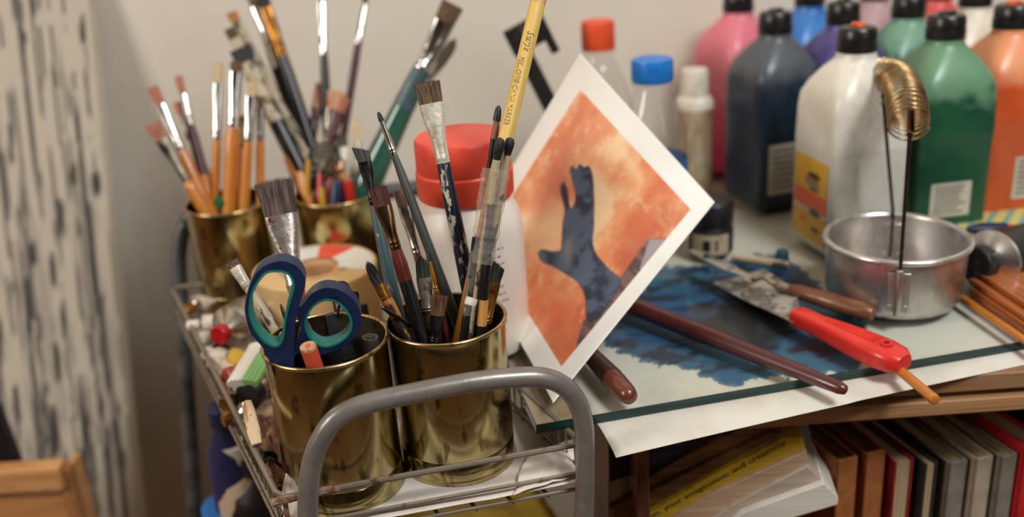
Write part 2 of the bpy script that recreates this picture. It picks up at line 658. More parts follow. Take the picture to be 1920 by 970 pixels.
def inside_dist(x, y, poly):
    ins = np.zeros(x.shape, bool)
    dmin = np.full(x.shape, 1e9)
    n = len(poly)
    for i in range(n):
        x0, y0 = poly[i]
        x1, y1 = poly[(i + 1) % n]
        cnd = ((y0 > y) != (y1 > y)) & (x < (x1 - x0) * (y - y0) / (y1 - y0 + 1e-12) + x0)
        ins ^= cnd
        t = np.clip(((x - x0) * (x1 - x0) + (y - y0) * (y1 - y0)) / ((x1 - x0) ** 2 + (y1 - y0) ** 2 + 1e-12), 0, 1)
        dmin = np.minimum(dmin, np.hypot(x - x0 - t * (x1 - x0), y - y0 - t * (y1 - y0)))
    return np.where(ins, dmin, -dmin)


sd = inside_dist(gxx, gyy, poly) + (vnoise(gxx * 160, gyy * 160, 4, 4) - 0.5) * 0.016
mb = MB()
mb.v = [(float(a), float(b), zP + 0.00025) for a, b in zip(gxx.ravel(), gyy.ravel())]
sdr = sd
for j in range(NW - 1):
    for i in range(NW - 1):
        if max(sdr[j, i], sdr[j + 1, i + 1]) > 0:
            a = j * NW + i
            mb.f.append((a, a + 1, a + NW + 1, a + NW))
            mb.mi.append(0)
wash = solo('blue_painting', mb, pm('wash_paint', (1, 1, 1), 0.6, attr='paint'), 'dark blue and black watercolour wash lying under the glass', 'painting', M=Mg, smooth=0)
n1 = vnoise(gxx * 55, gyy * 120, 6, 5)
n2 = vnoise(gxx * 22 + 3, gyy * 30, 8, 3)
wpos = np.array([np.array(Mg @ Vector((a, b, zP))) for a, b in zip(gxx.ravel(), gyy.ravel())])
wpx, wpy, _ = proj(wpos)
wpx, wpy = wpx.reshape(NW, NW), wpy.reshape(NW, NW)
core = np.exp(-(((wpx - 1400) / 130) ** 2 + ((wpy - 610) / 55) ** 2))
core = np.maximum(core, 0.85 * np.exp(-(((wpx - 1560) / 80) ** 2 + ((wpy - 640) / 40) ** 2)))
c_blue, c_teal, c_dark, c_black = (np.array(srgb(*c)) for c in ((32, 84, 124), (38, 98, 124), (16, 34, 56), (14, 16, 24)))
cc = c_blue + (c_teal - c_blue) * sstep(0.4, 0.65, n2)[..., None]
cc = cc + (c_dark - cc) * sstep(0.46, 0.66, n1)[..., None]
cc = cc + (c_black - cc) * sstep(0.25, 0.75, core + (n1 - 0.5) * 0.5)[..., None]
cc = cc + (np.array(srgb(120, 150, 160)) - cc) * (sstep(0.004, -0.001, sd) * 0.6)[..., None]
color_attr(wash, cc.reshape(-1, 3))

# ================================================================== THE TROLLEY
GREY = pm('grey_enamel', srgb(134, 127, 121), 0.32, 0.35, layers=[(srgb(118, 111, 106), (60, 60, 60), 0.55, 0.15), (srgb(110, 62, 36), (130, 130, 130), 0.685, 0.02), (srgb(190, 120, 70), (75, 75, 75), 0.72, 0.012)], bump=0.08, bscale=(350, 350, 350))
WIRE = pm('wire_enamel', srgb(140, 128, 112), 0.4, 0.4, layers=[(srgb(112, 74, 48), (120, 120, 120), 0.62, 0.05)])
GREYD = pm('grey_enamel_old', srgb(98, 98, 98), 0.4, 0.3, layers=[(srgb(70, 68, 66), (60, 60, 60), 0.55, 0.15), (srgb(150, 90, 45), (70, 70, 70), 0.72, 0.02)])  # darker grey than the front hoop, with rust spots
RZ = 0.765
FL = Vector(onz(523, 935, RZ))
FR = Vector(onz(1092, 832, RZ))
BL = Vector(onz(322, 540, RZ))
BR = FR + (BL - FL) * 0.95
tro = thing('trolley', 'grey tubular steel trolley with a wire basket full of art supplies', 'trolley', loc=(0, 0.6, 0))
O = Vector((0, 0.6, 0))
fdir = (FR - FL).normalized()
fn = Vector((fdir.y, -fdir.x, 0)).normalized()          # toward the camera


def front_plane(px, py, off=0.0085):
    p0 = FL + fn * off
    r = Vector(ray(px, py))
    t = (p0 - Vector(CAM)).dot(fn) / r.dot(fn)
    return Vector(CAM) + r * t


pix = [(577, 985), (578, 930), (583, 880), (600, 828), (632, 784), (690, 757), (780, 737), (880, 718), (960, 709), (1020, 709), (1062, 728), (1088, 768), (1096, 820), (1097, 900), (1094, 985)]
fp = smooth_path([front_plane(*p) for p in pix], 6)
dl = (Vector(fp[0]) - Vector(fp[8])).normalized()
dr = (Vector(fp[-1]) - Vector(fp[-9])).normalized()
start = Vector(fp[0]) + dl * ((fp[0][2] - 0.02) / -dl.z)
end = Vector(fp[-1]) + dr * ((fp[-1][2] - 0.02) / -dr.z)
pts = [start] + [Vector(p) for p in fp] + [end]
part('front_hoop', MB().tube([p - O for p in pts], 0.0060, 18), GREY, tro)
# back hoop
bk = [ony(368, 985, 0.80), ony(345, 640, 0.845), ony(336, 520, 0.86), ony(338, 455, 0.868), ony(350, 420, 0.872), ony(378, 402, 0.874)]
ex = Vector((math.cos(0.12), math.sin(0.12), 0))
b_last = Vector(bk[-1])
bk = [Vector(p) for p in bk] + [b_last + ex * 0.1 + Vector((0, 0, 0.002)), b_last + ex * 0.22 + Vector((0, 0, 0.002)), b_last + ex * 0.25 + Vector((0, 0, -0.01)), b_last + ex * 0.262 + Vector((0, 0, -0.05)), b_last + ex * 0.262 + Vector((0, -0.02, -0.30))]
bp_ = [Vector(p) for p in smooth_path(bk, 8)]
d0 = (bp_[0] - bp_[6]).normalized()
d1 = Vector((0, -0.04, -1)).normalized()
bp_ = [bp_[0] + d0 * ((bp_[0].z - 0.02) / -d0.z)] + bp_ + [bp_[-1] + d1 * ((bp_[-1].z - 0.02) / -d1.z)]
part('back_hoop', MB().tube([p - O for p in bp_], 0.0075, 16), GREYD, tro)
for p in (start, end, bp_[0], bp_[-1]):
    mb = MB()
    mb.tube([Vector((p.x - 0.006, p.y, 0.014)) - O, Vector((p.x + 0.006, p.y, 0.014)) - O], 0.0135, 20)
    part('caster', mb, BLACK, tro)


# wire basket
def quad(u, v, z):
    p = (FL * (1 - u) + FR * u) * (1 - v) + (BL * (1 - u) + BR * u) * v
    return Vector((p.x, p.y, z)) - O


def basket(z0, z1, name, sh=1.0):
    rim = MB()
    loop = [quad(0, 0, z1), quad(1, 0, z1), quad(1, 1, z1), quad(0, 1, z1)]
    rp = []
    for i in range(4):
        a, b = loop[i], loop[(i + 1) % 4]
        for t in np.linspace(0.02, 0.98, 10):
            rp.append(a + (b - a) * t)
    rim.tube(rp, 0.0019, 8, closed=True)
    rimo = part(name, rim, WIRE, tro)
    w = MB()
    for z in (z1 - 0.0205, z0 - 0.004):
        rp2 = [Vector((p.x, p.y, z)) for p in rp]
        w.tube(rp2, 0.0014, 6, closed=True)
    for k in range(1, 34):
        v = k / 34
        a, b = quad(0, v, z1), quad(1, v, z1)
        w.tube([a, Vector((a.x, a.y, z0 - 0.004)), Vector((b.x, b.y, z0 - 0.004)), b], 0.0010, 5)
    for k in range(0, 9):
        u = k / 8
        a, b = quad(u, 0, z0 - 0.0055), quad(u, 1, z0 - 0.0055)
        w.tube([a, b], 0.0012, 5)
    part('wire_grid', w, WIRE, rimo)
    return rimo


basket(TRAY - 0.001, RZ, 'basket')
basket(0.500, 0.535, 'basket')
mb = MB()
cp = FL - O
mb.tube([cp + Vector((-0.003, -0.004, 0)), cp + Vector((0.012, 0.0, 0.0008)), cp + Vector((0.034, 0.006, 0.0))], 0.0026, 8)
mb.tube([cp + Vector((0.003, 0, 0.003)), cp + Vector((0.003, 0.0, -0.05))], 0.0016, 8)
part('corner_weld', mb, pm('rusty_wire', srgb(150, 128, 112), 0.5, 0.3, layers=[(srgb(120, 66, 40), (200, 200, 200), 0.55, 0.08)]), tro)

# ================================================================== TINS
BRASS = pm('gold_lacquer', srgb(190, 176, 128), 0.18, 1.0, layers=[(srgb(168, 152, 98), (30, 30, 14), 0.55, 0.2), (srgb(104, 92, 56), (120, 120, 40), 0.62, 0.08), (srgb(225, 205, 150), (220, 220, 90), 0.72, 0.05)], bump=0.10, bscale=(60, 60, 25), rnoise=0.10)
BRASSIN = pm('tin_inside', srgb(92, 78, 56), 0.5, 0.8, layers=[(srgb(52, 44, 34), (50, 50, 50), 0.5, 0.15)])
BRASSRIM = pm('tin_rim', srgb(200, 172, 120), 0.28, 1.0, layers=[(srgb(120, 92, 58), (140, 140, 140), 0.58, 0.08)])
CR = 0.0372
cans = {}


def tin(key, xy, h, label):
    t = thing('tin_can', label, 'tin can', loc=(xy[0], xy[1], TRAY), group='gold tin cans holding brushes on the trolley')
    body = MB()
    body.lathe([(CR - 0.002, 0.0), (CR, 0.0006), (CR + 0.0006, 0.002), (CR - 0.0002, 0.004), (CR - 0.0006, 0.006), (CR - 0.0006, h * 0.16), (CR - 0.0011, h * 0.168), (CR - 0.0006, h * 0.176),
                (CR - 0.0006, h * 0.80), (CR - 0.0006, h - 0.005), (CR - 0.0008, h - 0.003)], 72, cap1=False)
    part('tin_body', body, BRASS, t, smooth=60)
    rim = MB()
    prof = [(CR - 0.0004 + 0.0012 * math.cos(a), h - 0.0014 + 0.0014 * math.sin(a)) for a in np.linspace(-2.2, 3.6, 12)]
    rim.lathe(prof, 72, cap0=False, cap1=False)
    part('rolled_rim', rim, BRASSRIM, t, smooth=80)
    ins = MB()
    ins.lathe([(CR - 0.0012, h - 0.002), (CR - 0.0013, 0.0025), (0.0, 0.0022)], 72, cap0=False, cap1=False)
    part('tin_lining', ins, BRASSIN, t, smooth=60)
    cans[key] = (np.array(xy), TRAY + h)


tin('A', (-0.1145, 0.535), 0.103, 'gold tin can at the front left holding the blue scissors')
tin('B', (-0.0435, 0.558), 0.101, 'gold tin can at the front right crammed with artist brushes')
tin('C', (-0.2475, 0.842), 0.096, 'gold tin can at the back left with orange handled brushes')
tin('D', (-0.152, 0.846), 0.096, 'gold tin can at the back right with dark worn brushes')

# ================================================================== BRUSH BUILDER
FER_S = dict(name='ferrule_silver', col=srgb(205, 200, 192), rough=0.22, metal=1.0, layers=[(srgb(150, 138, 120), (90, 90, 60), 0.62, 0.08)], rnoise=0.1, bscale=(200, 200, 200))
MATS = {
    'silver': lambda: pm(**FER_S),
    'chrome': lambda: pm('ferrule_chrome', srgb(228, 228, 226), 0.14, 1.0, layers=[(srgb(190, 180, 165), (60, 60, 40), 0.66, 0.06)]),
    'bronze': lambda: pm('ferrule_bronze', srgb(168, 132, 96), 0.25, 1.0, layers=[(srgb(90, 62, 44), (120, 120, 30), 0.58, 0.08)]),
    'amber': lambda: pm('ferrule_amber', srgb(176, 120, 50), 0.3, 0.8, layers=[(srgb(92, 52, 22), (140, 140, 60), 0.55, 0.08), (srgb(40, 28, 20), (200, 200, 60), 0.68, 0.04)]),
    'dirty': lambda: pm('ferrule_dirty', srgb(150, 142, 126), 0.4, 0.7, layers=[(srgb(60, 55, 48), (160, 160, 60), 0.55, 0.06), (srgb(220, 214, 200), (120, 120, 80), 0.66, 0.05)]),
    'darkmetal': lambda: pm('ferrule_dark', srgb(62, 60, 60), 0.25, 0.7, layers=[(srgb(26, 25, 26), (160, 160, 70), 0.5, 0.08), (srgb(150, 146, 138), (220, 220, 90), 0.70, 0.03)]),
    'painted': lambda: pm('ferrule_painted', srgb(214, 206, 188), 0.45, 0.25, layers=[(srgb(170, 158, 136), (90, 90, 60), 0.55, 0.1), (srgb(112, 96, 74), (180, 180, 60), 0.68, 0.03), (srgb(150, 146, 138), (60, 60, 60), 0.66, 0.05)], bump=0.5, bscale=(250, 250, 250)),
    'pinkspot': lambda: pm('ferrule_pink', srgb(216, 212, 206), 0.25, 0.85, layers=[(srgb(196, 180, 168), (60, 60, 60), 0.55, 0.1), (srgb(176, 44, 84), (95, 95, 80), 0.63, 0.02), (srgb(112, 84, 62), (150, 150, 90), 0.66, 0.04)], bump=0.3, bscale=(200, 200, 200)),
    'blackwood': lambda: pm('handle_black', srgb(24, 23, 24), 0.3, layers=[(srgb(52, 48, 46), (160, 160, 24), 0.64, 0.05)]),
    'orange': lambda: pm('handle_orange', srgb(204, 128, 48), 0.32, coat=0.4, layers=[(srgb(176, 100, 34), (220, 220, 14), 0.55, 0.12)]),
    'orangespot': lambda: pm('handle_orange_spotted', srgb(206, 134, 52), 0.35, coat=0.3, layers=[(srgb(180, 108, 38), (220, 220, 14), 0.55, 0.12), (srgb(34, 28, 24), (110, 110, 50), 0.70, 0.02)]),
    'bluegrey': lambda: pm('handle_bluegrey', srgb(66, 88, 92), 0.38, layers=[(srgb(88, 106, 106), (120, 120, 18), 0.58, 0.1), (srgb(196, 188, 160), (150, 150, 70), 0.70, 0.03)]),
    'greygreen': lambda: pm('handle_greygreen', srgb(76, 84, 76), 0.42, layers=[(srgb(56, 60, 56), (150, 150, 20), 0.55, 0.1), (srgb(120, 68, 46), (60, 60, 30), 0.73, 0.02)]),
    'navyworn': lambda: pm('handle_navy_worn', srgb(28, 34, 62), 0.4, layers=[(srgb(18, 20, 36), (60, 60, 20), 0.5, 0.1), (srgb(190, 182, 160), (180, 180, 75), 0.565, 0.03)], bump=0.4, bscale=(200, 200, 60)),
    'redband': lambda: pm('handle_dark_red', srgb(104, 40, 30), 0.3, coat=0.4, layers=[(srgb(76, 28, 22), (160, 160, 16), 0.55, 0.1)]),
    'purple': lambda: pm('handle_purple', srgb(92, 48, 56), 0.4, layers=[(srgb(66, 34, 44), (120, 120, 16), 0.52, 0.1), (srgb(176, 140, 130), (160, 160, 60), 0.70, 0.03)]),
    'amberblot': lambda: pm('handle_amber_blot', srgb(172, 112, 52), 0.4, layers=[(srgb(40, 30, 24), (150, 150, 60), 0.54, 0.04), (srgb(212, 170, 110), (220, 220, 60), 0.70, 0.04)], bump=0.3, bscale=(200, 200, 80)),
    'splotch': lambda: pm('handle_splotched', srgb(184, 168, 140), 0.5, layers=[(srgb(66, 58, 50), (130, 130, 60), 0.545, 0.04), (srgb(206, 190, 160), (150, 150, 80), 0.64, 0.04), (srgb(86, 92, 70), (70, 70, 30), 0.66, 0.04)], bump=0.5, bscale=(260, 260, 120)),
    'greywood': lambda: pm('handle_grey_wood', srgb(116, 104, 90), 0.65, layers=[(srgb(84, 72, 62), (200, 200, 22), 0.52, 0.1), (srgb(52, 44, 40), (120, 120, 80), 0.72, 0.03)], bump=0.3, bscale=(300, 300, 40)),
    'tanwood': lambda: pm('handle_tan_wood', srgb(206, 146, 80), 0.5, layers=[(srgb(184, 122, 62), (220, 220, 16), 0.55, 0.12)]),
    'teal': lambda: pm('handle_teal', srgb(34, 92, 74), 0.22, coat=0.8, layers=[(srgb(24, 72, 60), (60, 60, 12), 0.5, 0.15)]),
    'redhandle': lambda: pm('handle_red', srgb(196, 48, 34), 0.3, coat=0.4, layers=[(srgb(168, 36, 28), (120, 120, 20), 0.55, 0.1)]),
    'yellowh': lambda: pm('handle_yellow', srgb(212, 162, 48), 0.35, coat=0.4, layers=[(srgb(190, 138, 36), (160, 160, 16), 0.55, 0.1)]),
    'blueh': lambda: pm('handle_dark_blue', srgb(32, 40, 76), 0.35, layers=[(srgb(22, 26, 50), (120, 120, 20), 0.55, 0.1)]),
}
BR = {
    'brown': (srgb(112, 82, 48), srgb(54, 38, 24)), 'black': (srgb(34, 31, 30), srgb(14, 13, 14)), 'darkgrey': (srgb(70, 66, 60), srgb(32, 30, 28)),
    'red': (srgb(92, 38, 28), srgb(58, 22, 18)), 'mid': (srgb(122, 84, 56), srgb(80, 50, 34)), 'green': (srgb(52, 56, 44), srgb(24, 27, 24)),
    'olive': (srgb(92, 82, 60), srgb(52, 44, 34)), 'peach': (srgb(214, 160, 124), srgb(190, 128, 98)), 'rust': (srgb(190, 122, 94), srgb(156, 90, 66)),
    'cream': (srgb(222, 200, 160), srgb(198, 168, 124)), 'inkblue': (srgb(30, 34, 48), srgb(14, 16, 24)), 'gold': (srgb(196, 130, 50), srgb(140, 86, 34)), 'bigbrown': (srgb(104, 76, 62), srgb(56, 38, 34)),
}


def brm(k):
    a, b = BR[k]
    return pm('bristle_' + k, a, 0.6, layers=[(b, (900, 900, 25), 0.5, 0.1)], bump=0.5, bscale=(2500, 2500, 40))


def solve_tip(A, tip_px, can, rmax=None, zr=0.14):
    """depth of the tip so that the stick's hidden end stands inside the tin; returns tip, butt"""
    c, _ = cans[can]
    rmax = rmax or CR - 0.006
    best = None
    for dz in np.linspace(-zr, zr, 141):
        B = D(*tip_px, depth(A) + dz)
        d = A - B
        if d[2] > -0.002:
            continue
        t = (A[2] - TRAY - 0.005) / -d[2]
        Q = A + d * t
        r = np.hypot(*(Q[:2] - c))
        sc = max(0, r - rmax) * 60 + abs(dz) * 0.22
        if best is None or sc < best[0]:
            best = (sc, B, Q, d)
    sc, B, Q, d = best
    # stay inside the tin
    for t in np.linspace(1, 0, 200):
        P = A + (Q - A) * t
        if np.hypot(*(P[:2] - c)) <= CR - 0.0035:
            return B, P
    return B, A


def hair(mb, p0, p1, r, rng):
    p0, p1 = Vector(p0), Vector(p1)
    d = (p1 - p0).normalized()
    a = d.orthogonal().normalized()
    b = d.cross(a)
    ph = rng.random() * 6
    mid = p0.lerp(p1, 0.6) + (a * math.cos(ph) + b * math.sin(ph)) * r * rng.uniform(0, 1.2)
    vs = []
    for P, k in ((p0, 1.0), (mid, 0.9)):
        for j in range(3):
            t = ph + j * 2.094
            vs.append(P + (a * math.cos(t) + b * math.sin(t)) * r * k)
    vs.append(p1)
    mb.add(vs, [(0, 1, 4, 3), (1, 2, 5, 4), (2, 0, 3, 5), (3, 4, 6), (4, 5, 6), (5, 3, 6)])


def bristle_mesh(L, w0, w1, th, shape, n, rng, fray=1.0, lean=0.0, hr=0.00022):
    """local: base at z=0, flat across x; w0 base half width, w1 tip half width"""
    mb = MB()

    def hw(t):
        if shape == 'round':
            return w0 * (1.0 + 0.12 * math.sin(t * 2.6)) * (1 - t ** 2.2) ** 0.5 if t < 1 else 0
        if shape == 'filbert':
            return (w0 + (w1 - w0) * t) * (1 - max(0, (t - 0.5) / 0.5) ** 2.4 * 0.55)
        return w0 + (w1 - w0) * t

    def topz(x):
        if shape == 'angle':
            return L * (1.0 - 0.38 * (x / max(w1, 1e-6) * 0.5 + 0.5))
        if shape == 'angle_left':
            return L * (1.0 - 0.38 * (0.5 - x / max(w1, 1e-6) * 0.5))
        if shape == 'filbert':
            return L * (1.0 - 0.30 * (x / max(w1, 1e-6)) ** 2)
        return L
    K = 20
    rs = []
    for t in (0, 0.15, 0.35, 0.55, 0.75, 0.88):
        h = max(hw(t), 1e-5)
        tt = th * (1 - 0.55 * t) if shape != 'round' else th * (h / w0)
        ring = []
        for k in range(K):
            a = 2 * math.pi * k / K
            x = h * math.cos(a)
            y = tt * math.sin(a)
            ring.append((x + lean * L * t * t, y, t * topz(x) if t else 0))
        rs.append(ring)
    mb.rings(rs)
    for i in range(n):
        a = rng.random() * 2 * math.pi
        rr = math.sqrt(rng.random())
        x0, y0 = w0 * 0.97 * rr * math.cos(a), th * 0.97 * rr * math.sin(a)
        s = x0 / w0
        if shape == 'round':
            t = rng.uniform(0.75, 1.0)
            x1, y1 = x0 * (1 - t) * 0.9, y0 * (1 - t)
            z1 = L * (1.0 - 0.25 * rr * rng.random())
            x1 += rng.gauss(0, 1) * w0 * 0.10 * fray
        else:
            x1 = s * w1 * 1.0 + rng.gauss(0, 1) * w1 * 0.045 * fray
            y1 = y0 * 0.45 + rng.gauss(0, 1) * th * 0.18 * fray
            z1 = topz(max(-w1, min(w1, x1))) * (1.0 - abs(rng.gauss(0, 1)) * 0.03 * fray)
        hair(mb, (x0, y0, 0.0), (x1 + lean * z1, y1, z1), hr, rng)
    return mb


brush_no = [0]


def brush(label, A, tip, can=None, butt=None, tipz=None, bl=40, fl=60, wb=(20, 24), wf=(14, 20), wh=(14, 12), thick=0.42, shape='flat', bristle='brown', fer='silver', handle='blackwood',
          group=None, n=60, fray=1.0, lean=0.0, twist=0.0, bands=(), name='paintbrush', hr=0.00022, rings=2):
    """A: pixel at rim height inside the tin, tip: tip pixel; lengths and widths in photo pixels"""
    brush_no[0] += 1
    rng = random.Random(brush_no[0] * 13 + 5)
    if can:
        Ap = onz(*A, cans[can][1])
        B, Q = solve_tip(Ap, tip, can)
        if group is None:
            group = {'A': 'things standing in the front left tin', 'B': 'brushes in the front right tin', 'C': 'orange handled brushes in the back left tin', 'D': 'brushes in the back right tin'}[can]
    else:
        Ap = np.array(A)
        B, Q = np.array(tip), np.array(butt)
    zt = depth(B)
    zA = depth(Ap)
    Lt = float(np.linalg.norm(B - Q))
    x1, y1, _ = proj(B)
    x0, y0, _ = proj(Ap)
    pl = math.hypot(x1 - x0, y1 - y0)
    k = float(np.linalg.norm(B - Ap)) / pl          # metres of stick per pixel
    m = zt / FPX                                     # metres of width per pixel
    mA = zA / FPX
    M = frame(Q, B - Q, twist=twist)
    t = thing(name, label, 'paintbrush', M=M, group=group)
    zb = Lt - bl * k
    zf = zb - fl * k
    zv = Lt - pl * k
    r_top, r_low = wh[0] * m / 2, wh[1] * mA / 2
    # handle
    h = MB()
    prof = [(r_low * 0.45, 0.0), (r_low * 0.62, 0.002)]
    zz0 = max(0.004, zv * 0.5)
    prof += [(r_low * 0.85, zz0), (r_low, max(zv, zz0 + 0.002))]
    zz1 = prof[-1][1]
    for q_ in (0.3, 0.6, 0.85):
        prof.append((r_low + (r_top - r_low) * q_, zz1 + (zf - zz1) * q_))
    rj = min(r_top, wf[0] * m / 2 * 0.97)
    prof += [(rj, zf - 0.001), (rj * 0.96, zf + 0.003)]
    h.lathe(prof, 16)
    hp = part('handle', h, MATS[handle](), t, smooth=60)
    for (f0, f1, mk) in bands:                       # a differently painted stretch of handle
        b = MB()
        z0_, z1_ = zf - (zf - zz1) * f1, zf - (zf - zz1) * f0

        def rad(z):
            for (ra, za), (rb, zb_) in zip(prof, prof[1:]):
                if za <= z <= zb_:
                    return ra + (rb - ra) * (z - za) / max(zb_ - za, 1e-9)
            return prof[-1][0]
        b.lathe([(rad(z0_ + (z1_ - z0_) * q_) + 0.00018, z0_ + (z1_ - z0_) * q_) for q_ in np.linspace(0, 1, 8)], 16)
        part('painted_band', b, MATS[mk](), hp, smooth=60)
    # ferrule
    f = MB()
    ra, rb = wf[0] * m / 2, wf[1] * m / 2
    fth = rb * thick if shape != 'round' else rb
    secs = [(zf - 0.0002, ra, ra, 2)]
    Lf = zb - zf
    for rr in range(rings):
        zc = zf + Lf * (0.07 + 0.09 * rr)
        secs += [(zc - Lf * 0.025, ra, ra, 2), (zc, ra * 1.09, ra * 1.09, 2), (zc + Lf * 0.025, ra, ra, 2)]
    for q_ in (0.4, 0.6, 0.8, 1.0):
        e = sstep(0.25, 0.95, q_)
        secs.append((zf + Lf * q_, ra + (rb - ra) * e, ra + (fth - ra) * e, 2 + 0.6 * e))
    f.loft(secs, 20)
    part('ferrule', f, MATS[fer](), t, smooth=50)
    bm_ = bristle_mesh(bl * k, wb[0] * m / 2 * 0.97, wb[1] * m / 2, fth * 0.92, shape, n, rng, fray, lean, hr)
    for i, v in enumerate(bm_.v):
        bm_.v[i] = (v[0], v[1], v[2] + zb - 0.0005)
    part('bristles', bm_, brm(bristle), t, smooth=0 if n < 50 else 40)
    t['k'] = 0.0
    del t['k']
    t_info[t.name] = (t, k, m, zf, zb, Lt, zv, prof)
    return t


t_info = {}


def fixed_tip(Ap, tip, zt, can):
    B = D(*tip, zt)
    d = Ap - B
    c = cans[can][0]
    Q = Ap
    for t in np.linspace(0, 1, 300):
        P = Ap + d * t
        if P[2] < TRAY + 0.005 or np.hypot(*(P[:2] - c)) > CR - 0.0035:
            break
        Q = P
    return B, Q


def stick(label, A, tip, can, w=(12, 12), mat='tanwood', name='wooden_stick', cat='stick', tipshape='flat', group=None, tipmat=None, tiplen=0, zt=None):
    brush_no[0] += 1
    Ap = onz(*A, cans[can][1])
    B, Q = solve_tip(Ap, tip, can) if zt is None else fixed_tip(Ap, tip, zt, can)
    m = depth(B) / FPX
    Lt = float(np.linalg.norm(B - Q))
    x1, y1, _ = proj(B)
    x0, y0, _ = proj(Ap)
    k = float(np.linalg.norm(B - Ap)) / math.hypot(x1 - x0, y1 - y0)
    t = thing(name, label, cat, M=frame(Q, B - Q), group=group)
    h = MB()
    r1, r0 = w[0] * m / 2, w[1] * m / 2
    top = Lt - tiplen * k
    prof = [(r0 * 0.8, 0), (r0, 0.002)] + [(r0 + (r1 - r0) * q, 0.002 + (top - 0.004) * q) for q in (0.25, 0.5, 0.75, 1)]
    if not tiplen:
        prof += [(r1 * 0.85, top)]
    h.lathe(prof, 16)
    part('shaft', h, mat if not isinstance(mat, str) else MATS[mat](), t, smooth=60)
    if tiplen:
        tm = MB()
        if tipshape == 'ball':
            tm.lathe([(r1 * 0.9, top - 0.002)] + [(r1 * (0.9 + 0.6 * math.sin(q * math.pi) * (1 - 0.25 * q)) * (1 if q < 1 else 0.2), top + tiplen * k * q) for q in (0.15, 0.3, 0.5, 0.7, 0.9, 1.0)], 14)
            for i, v in enumerate(tm.v):
                s_ = 1 + 0.22 * (vnoise(v[0] * 900, v[2] * 700 + v[1] * 600, 2, 2) - 0.5)
                tm.v[i] = (v[0] * s_, v[1] * s_, v[2])
        elif tipshape == 'point':
            tm.lathe([(r1, top - 0.0025), (r1 * 0.8, top + tiplen * k * 0.45), (r1 * 0.42, top + tiplen * k * 0.85), (r1 * 0.1, Lt)], 14)
        part('tip', tm, tipmat, t, smooth=60)
    t_info[t.name] = (t, k, m, top, top, Lt, 0, prof)
    return t


# ------------------------------------------------------------------ front right tin
b1 = brush('blue grey handled brush with slanted dark bristles, leftmost tall one in the front right tin', (746, 592), (676, 268), 'B', bl=36, fl=82, wb=(26, 31), wf=(16, 26), wh=(19, 27), shape='angle', bristle='darkgrey', fer='darkmetal', handle='bluegrey', n=170, lean=-0.10)
b2 = brush('black handled brush with dark red flat bristles and bronze ferrule', (786, 612), (706, 347), 'B', bl=40, fl=84, wb=(34, 36), wf=(22, 34), wh=(26, 26), bristle='red', fer='bronze', handle='blackwood', n=170, bands=[(0.0, 0.40, 'redband')])
b3 = brush('short flat brush with silvery ferrule behind the dark red one', (805, 560), (748, 352), 'B', bl=38, fl=95, wb=(24, 28), wf=(17, 25), wh=(16, 16), bristle='mid', fer='silver', handle='redband', n=120)
b4 = brush('long thin grey green brush with a pointed ink blue tip', (842, 565), (708, 207), 'B', bl=22, fl=66, wb=(10, 3), wf=(13, 10), wh=(16, 21), shape='round', bristle='inkblue', fer='silver', handle='greygreen', n=60, hr=0.00015)
b5 = brush('wide flat brown brush with paint-caked ferrule and worn navy handle', (885, 570), (799, 148), 'B', bl=46, fl=112, wb=(46, 50), wf=(26, 46), wh=(27, 30), bristle='brown', fer='painted', handle='navyworn', n=260, fray=1.1, rings=1)
b7 = brush('small green black slanted brush with amber ferrule at the right rim', (912, 600), (934, 481), 'B', bl=48, fl=78, wb=(27, 30), wf=(22, 28), wh=(18, 16), shape='angle', bristle='green', fer='amber', handle='blackwood', n=170, lean=0.05)
b8 = brush('dark green filbert brush with grey ferrule in the middle of the tin', (806, 605), (789, 479), 'B', bl=42, fl=66, wb=(28, 25), wf=(22, 29), wh=(18, 16), shape='filbert', bristle='green', fer='dirty', handle='splotch', n=170)
b9 = brush('stubby frayed brown flat brush low in the tin', (818, 618), (824, 549), 'B', bl=42, fl=50, wb=(27, 33), wf=(22, 28), wh=(18, 18), bristle='mid', fer='darkmetal', handle='blackwood', n=180, fray=2.0)
b10 = brush('ragged black bristled brush with blotchy amber handle at the left rim', (752, 612), (686, 487), 'B', bl=52, fl=30, wb=(22, 20), wf=(22, 22), wh=(24, 20), shape='filbert', bristle='black', fer='amber', handle='amberblot', n=170, fray=2.6, thick=0.8)
b11 = brush('thin brush with an amber ferrule rising behind the green filbert', (826, 575), (800, 470), 'B', bl=22, fl=60, wb=(8, 6), wf=(12, 9), wh=(11, 11), shape='round', bristle='black', fer='amber', handle='redband', n=40)
b12 = brush('dark brush with brown bristles behind the taped bundle', (903, 610), (921, 378), 'B', bl=46, fl=40, wb=(13, 15), wf=(18, 15), wh=(19, 18), bristle='red', fer='darkmetal', handle='blackwood', n=80, bands=[(0.66, 1.0, 'tanwood')])
b13 = brush('black brush with a ringed grey ferrule at the bottom of the taped bundle', (872, 615), (893, 440), 'B', bl=30, fl=120, wb=(14, 14), wf=(16, 16), wh=(16, 16), bristle='black', fer='dirty', handle='blackwood', n=60)
s6 = stick('orange yellow brush handle with black specks, end up in the front right tin', (868, 590), (925, 330), 'B', w=(17, 22), mat='orangespot', zt=0.586, name='paintbrush', cat='paintbrush', group='brushes in the front right tin')
s7 = stick('grey weathered stick in the taped bundle with a black crusted top', (886, 604), (938, 258), 'B', w=(15, 20), mat='splotch', zt=0.574, name='paint_stick', cat='stick', tipshape='ball', tipmat=pm('crusted_black', srgb(24, 22, 26), 0.6, layers=[(srgb(60, 56, 60), (400, 400, 400), 0.62, 0.05)], bump=0.8, bscale=(500, 500, 500)), tiplen=34, group='brushes in the front right tin')
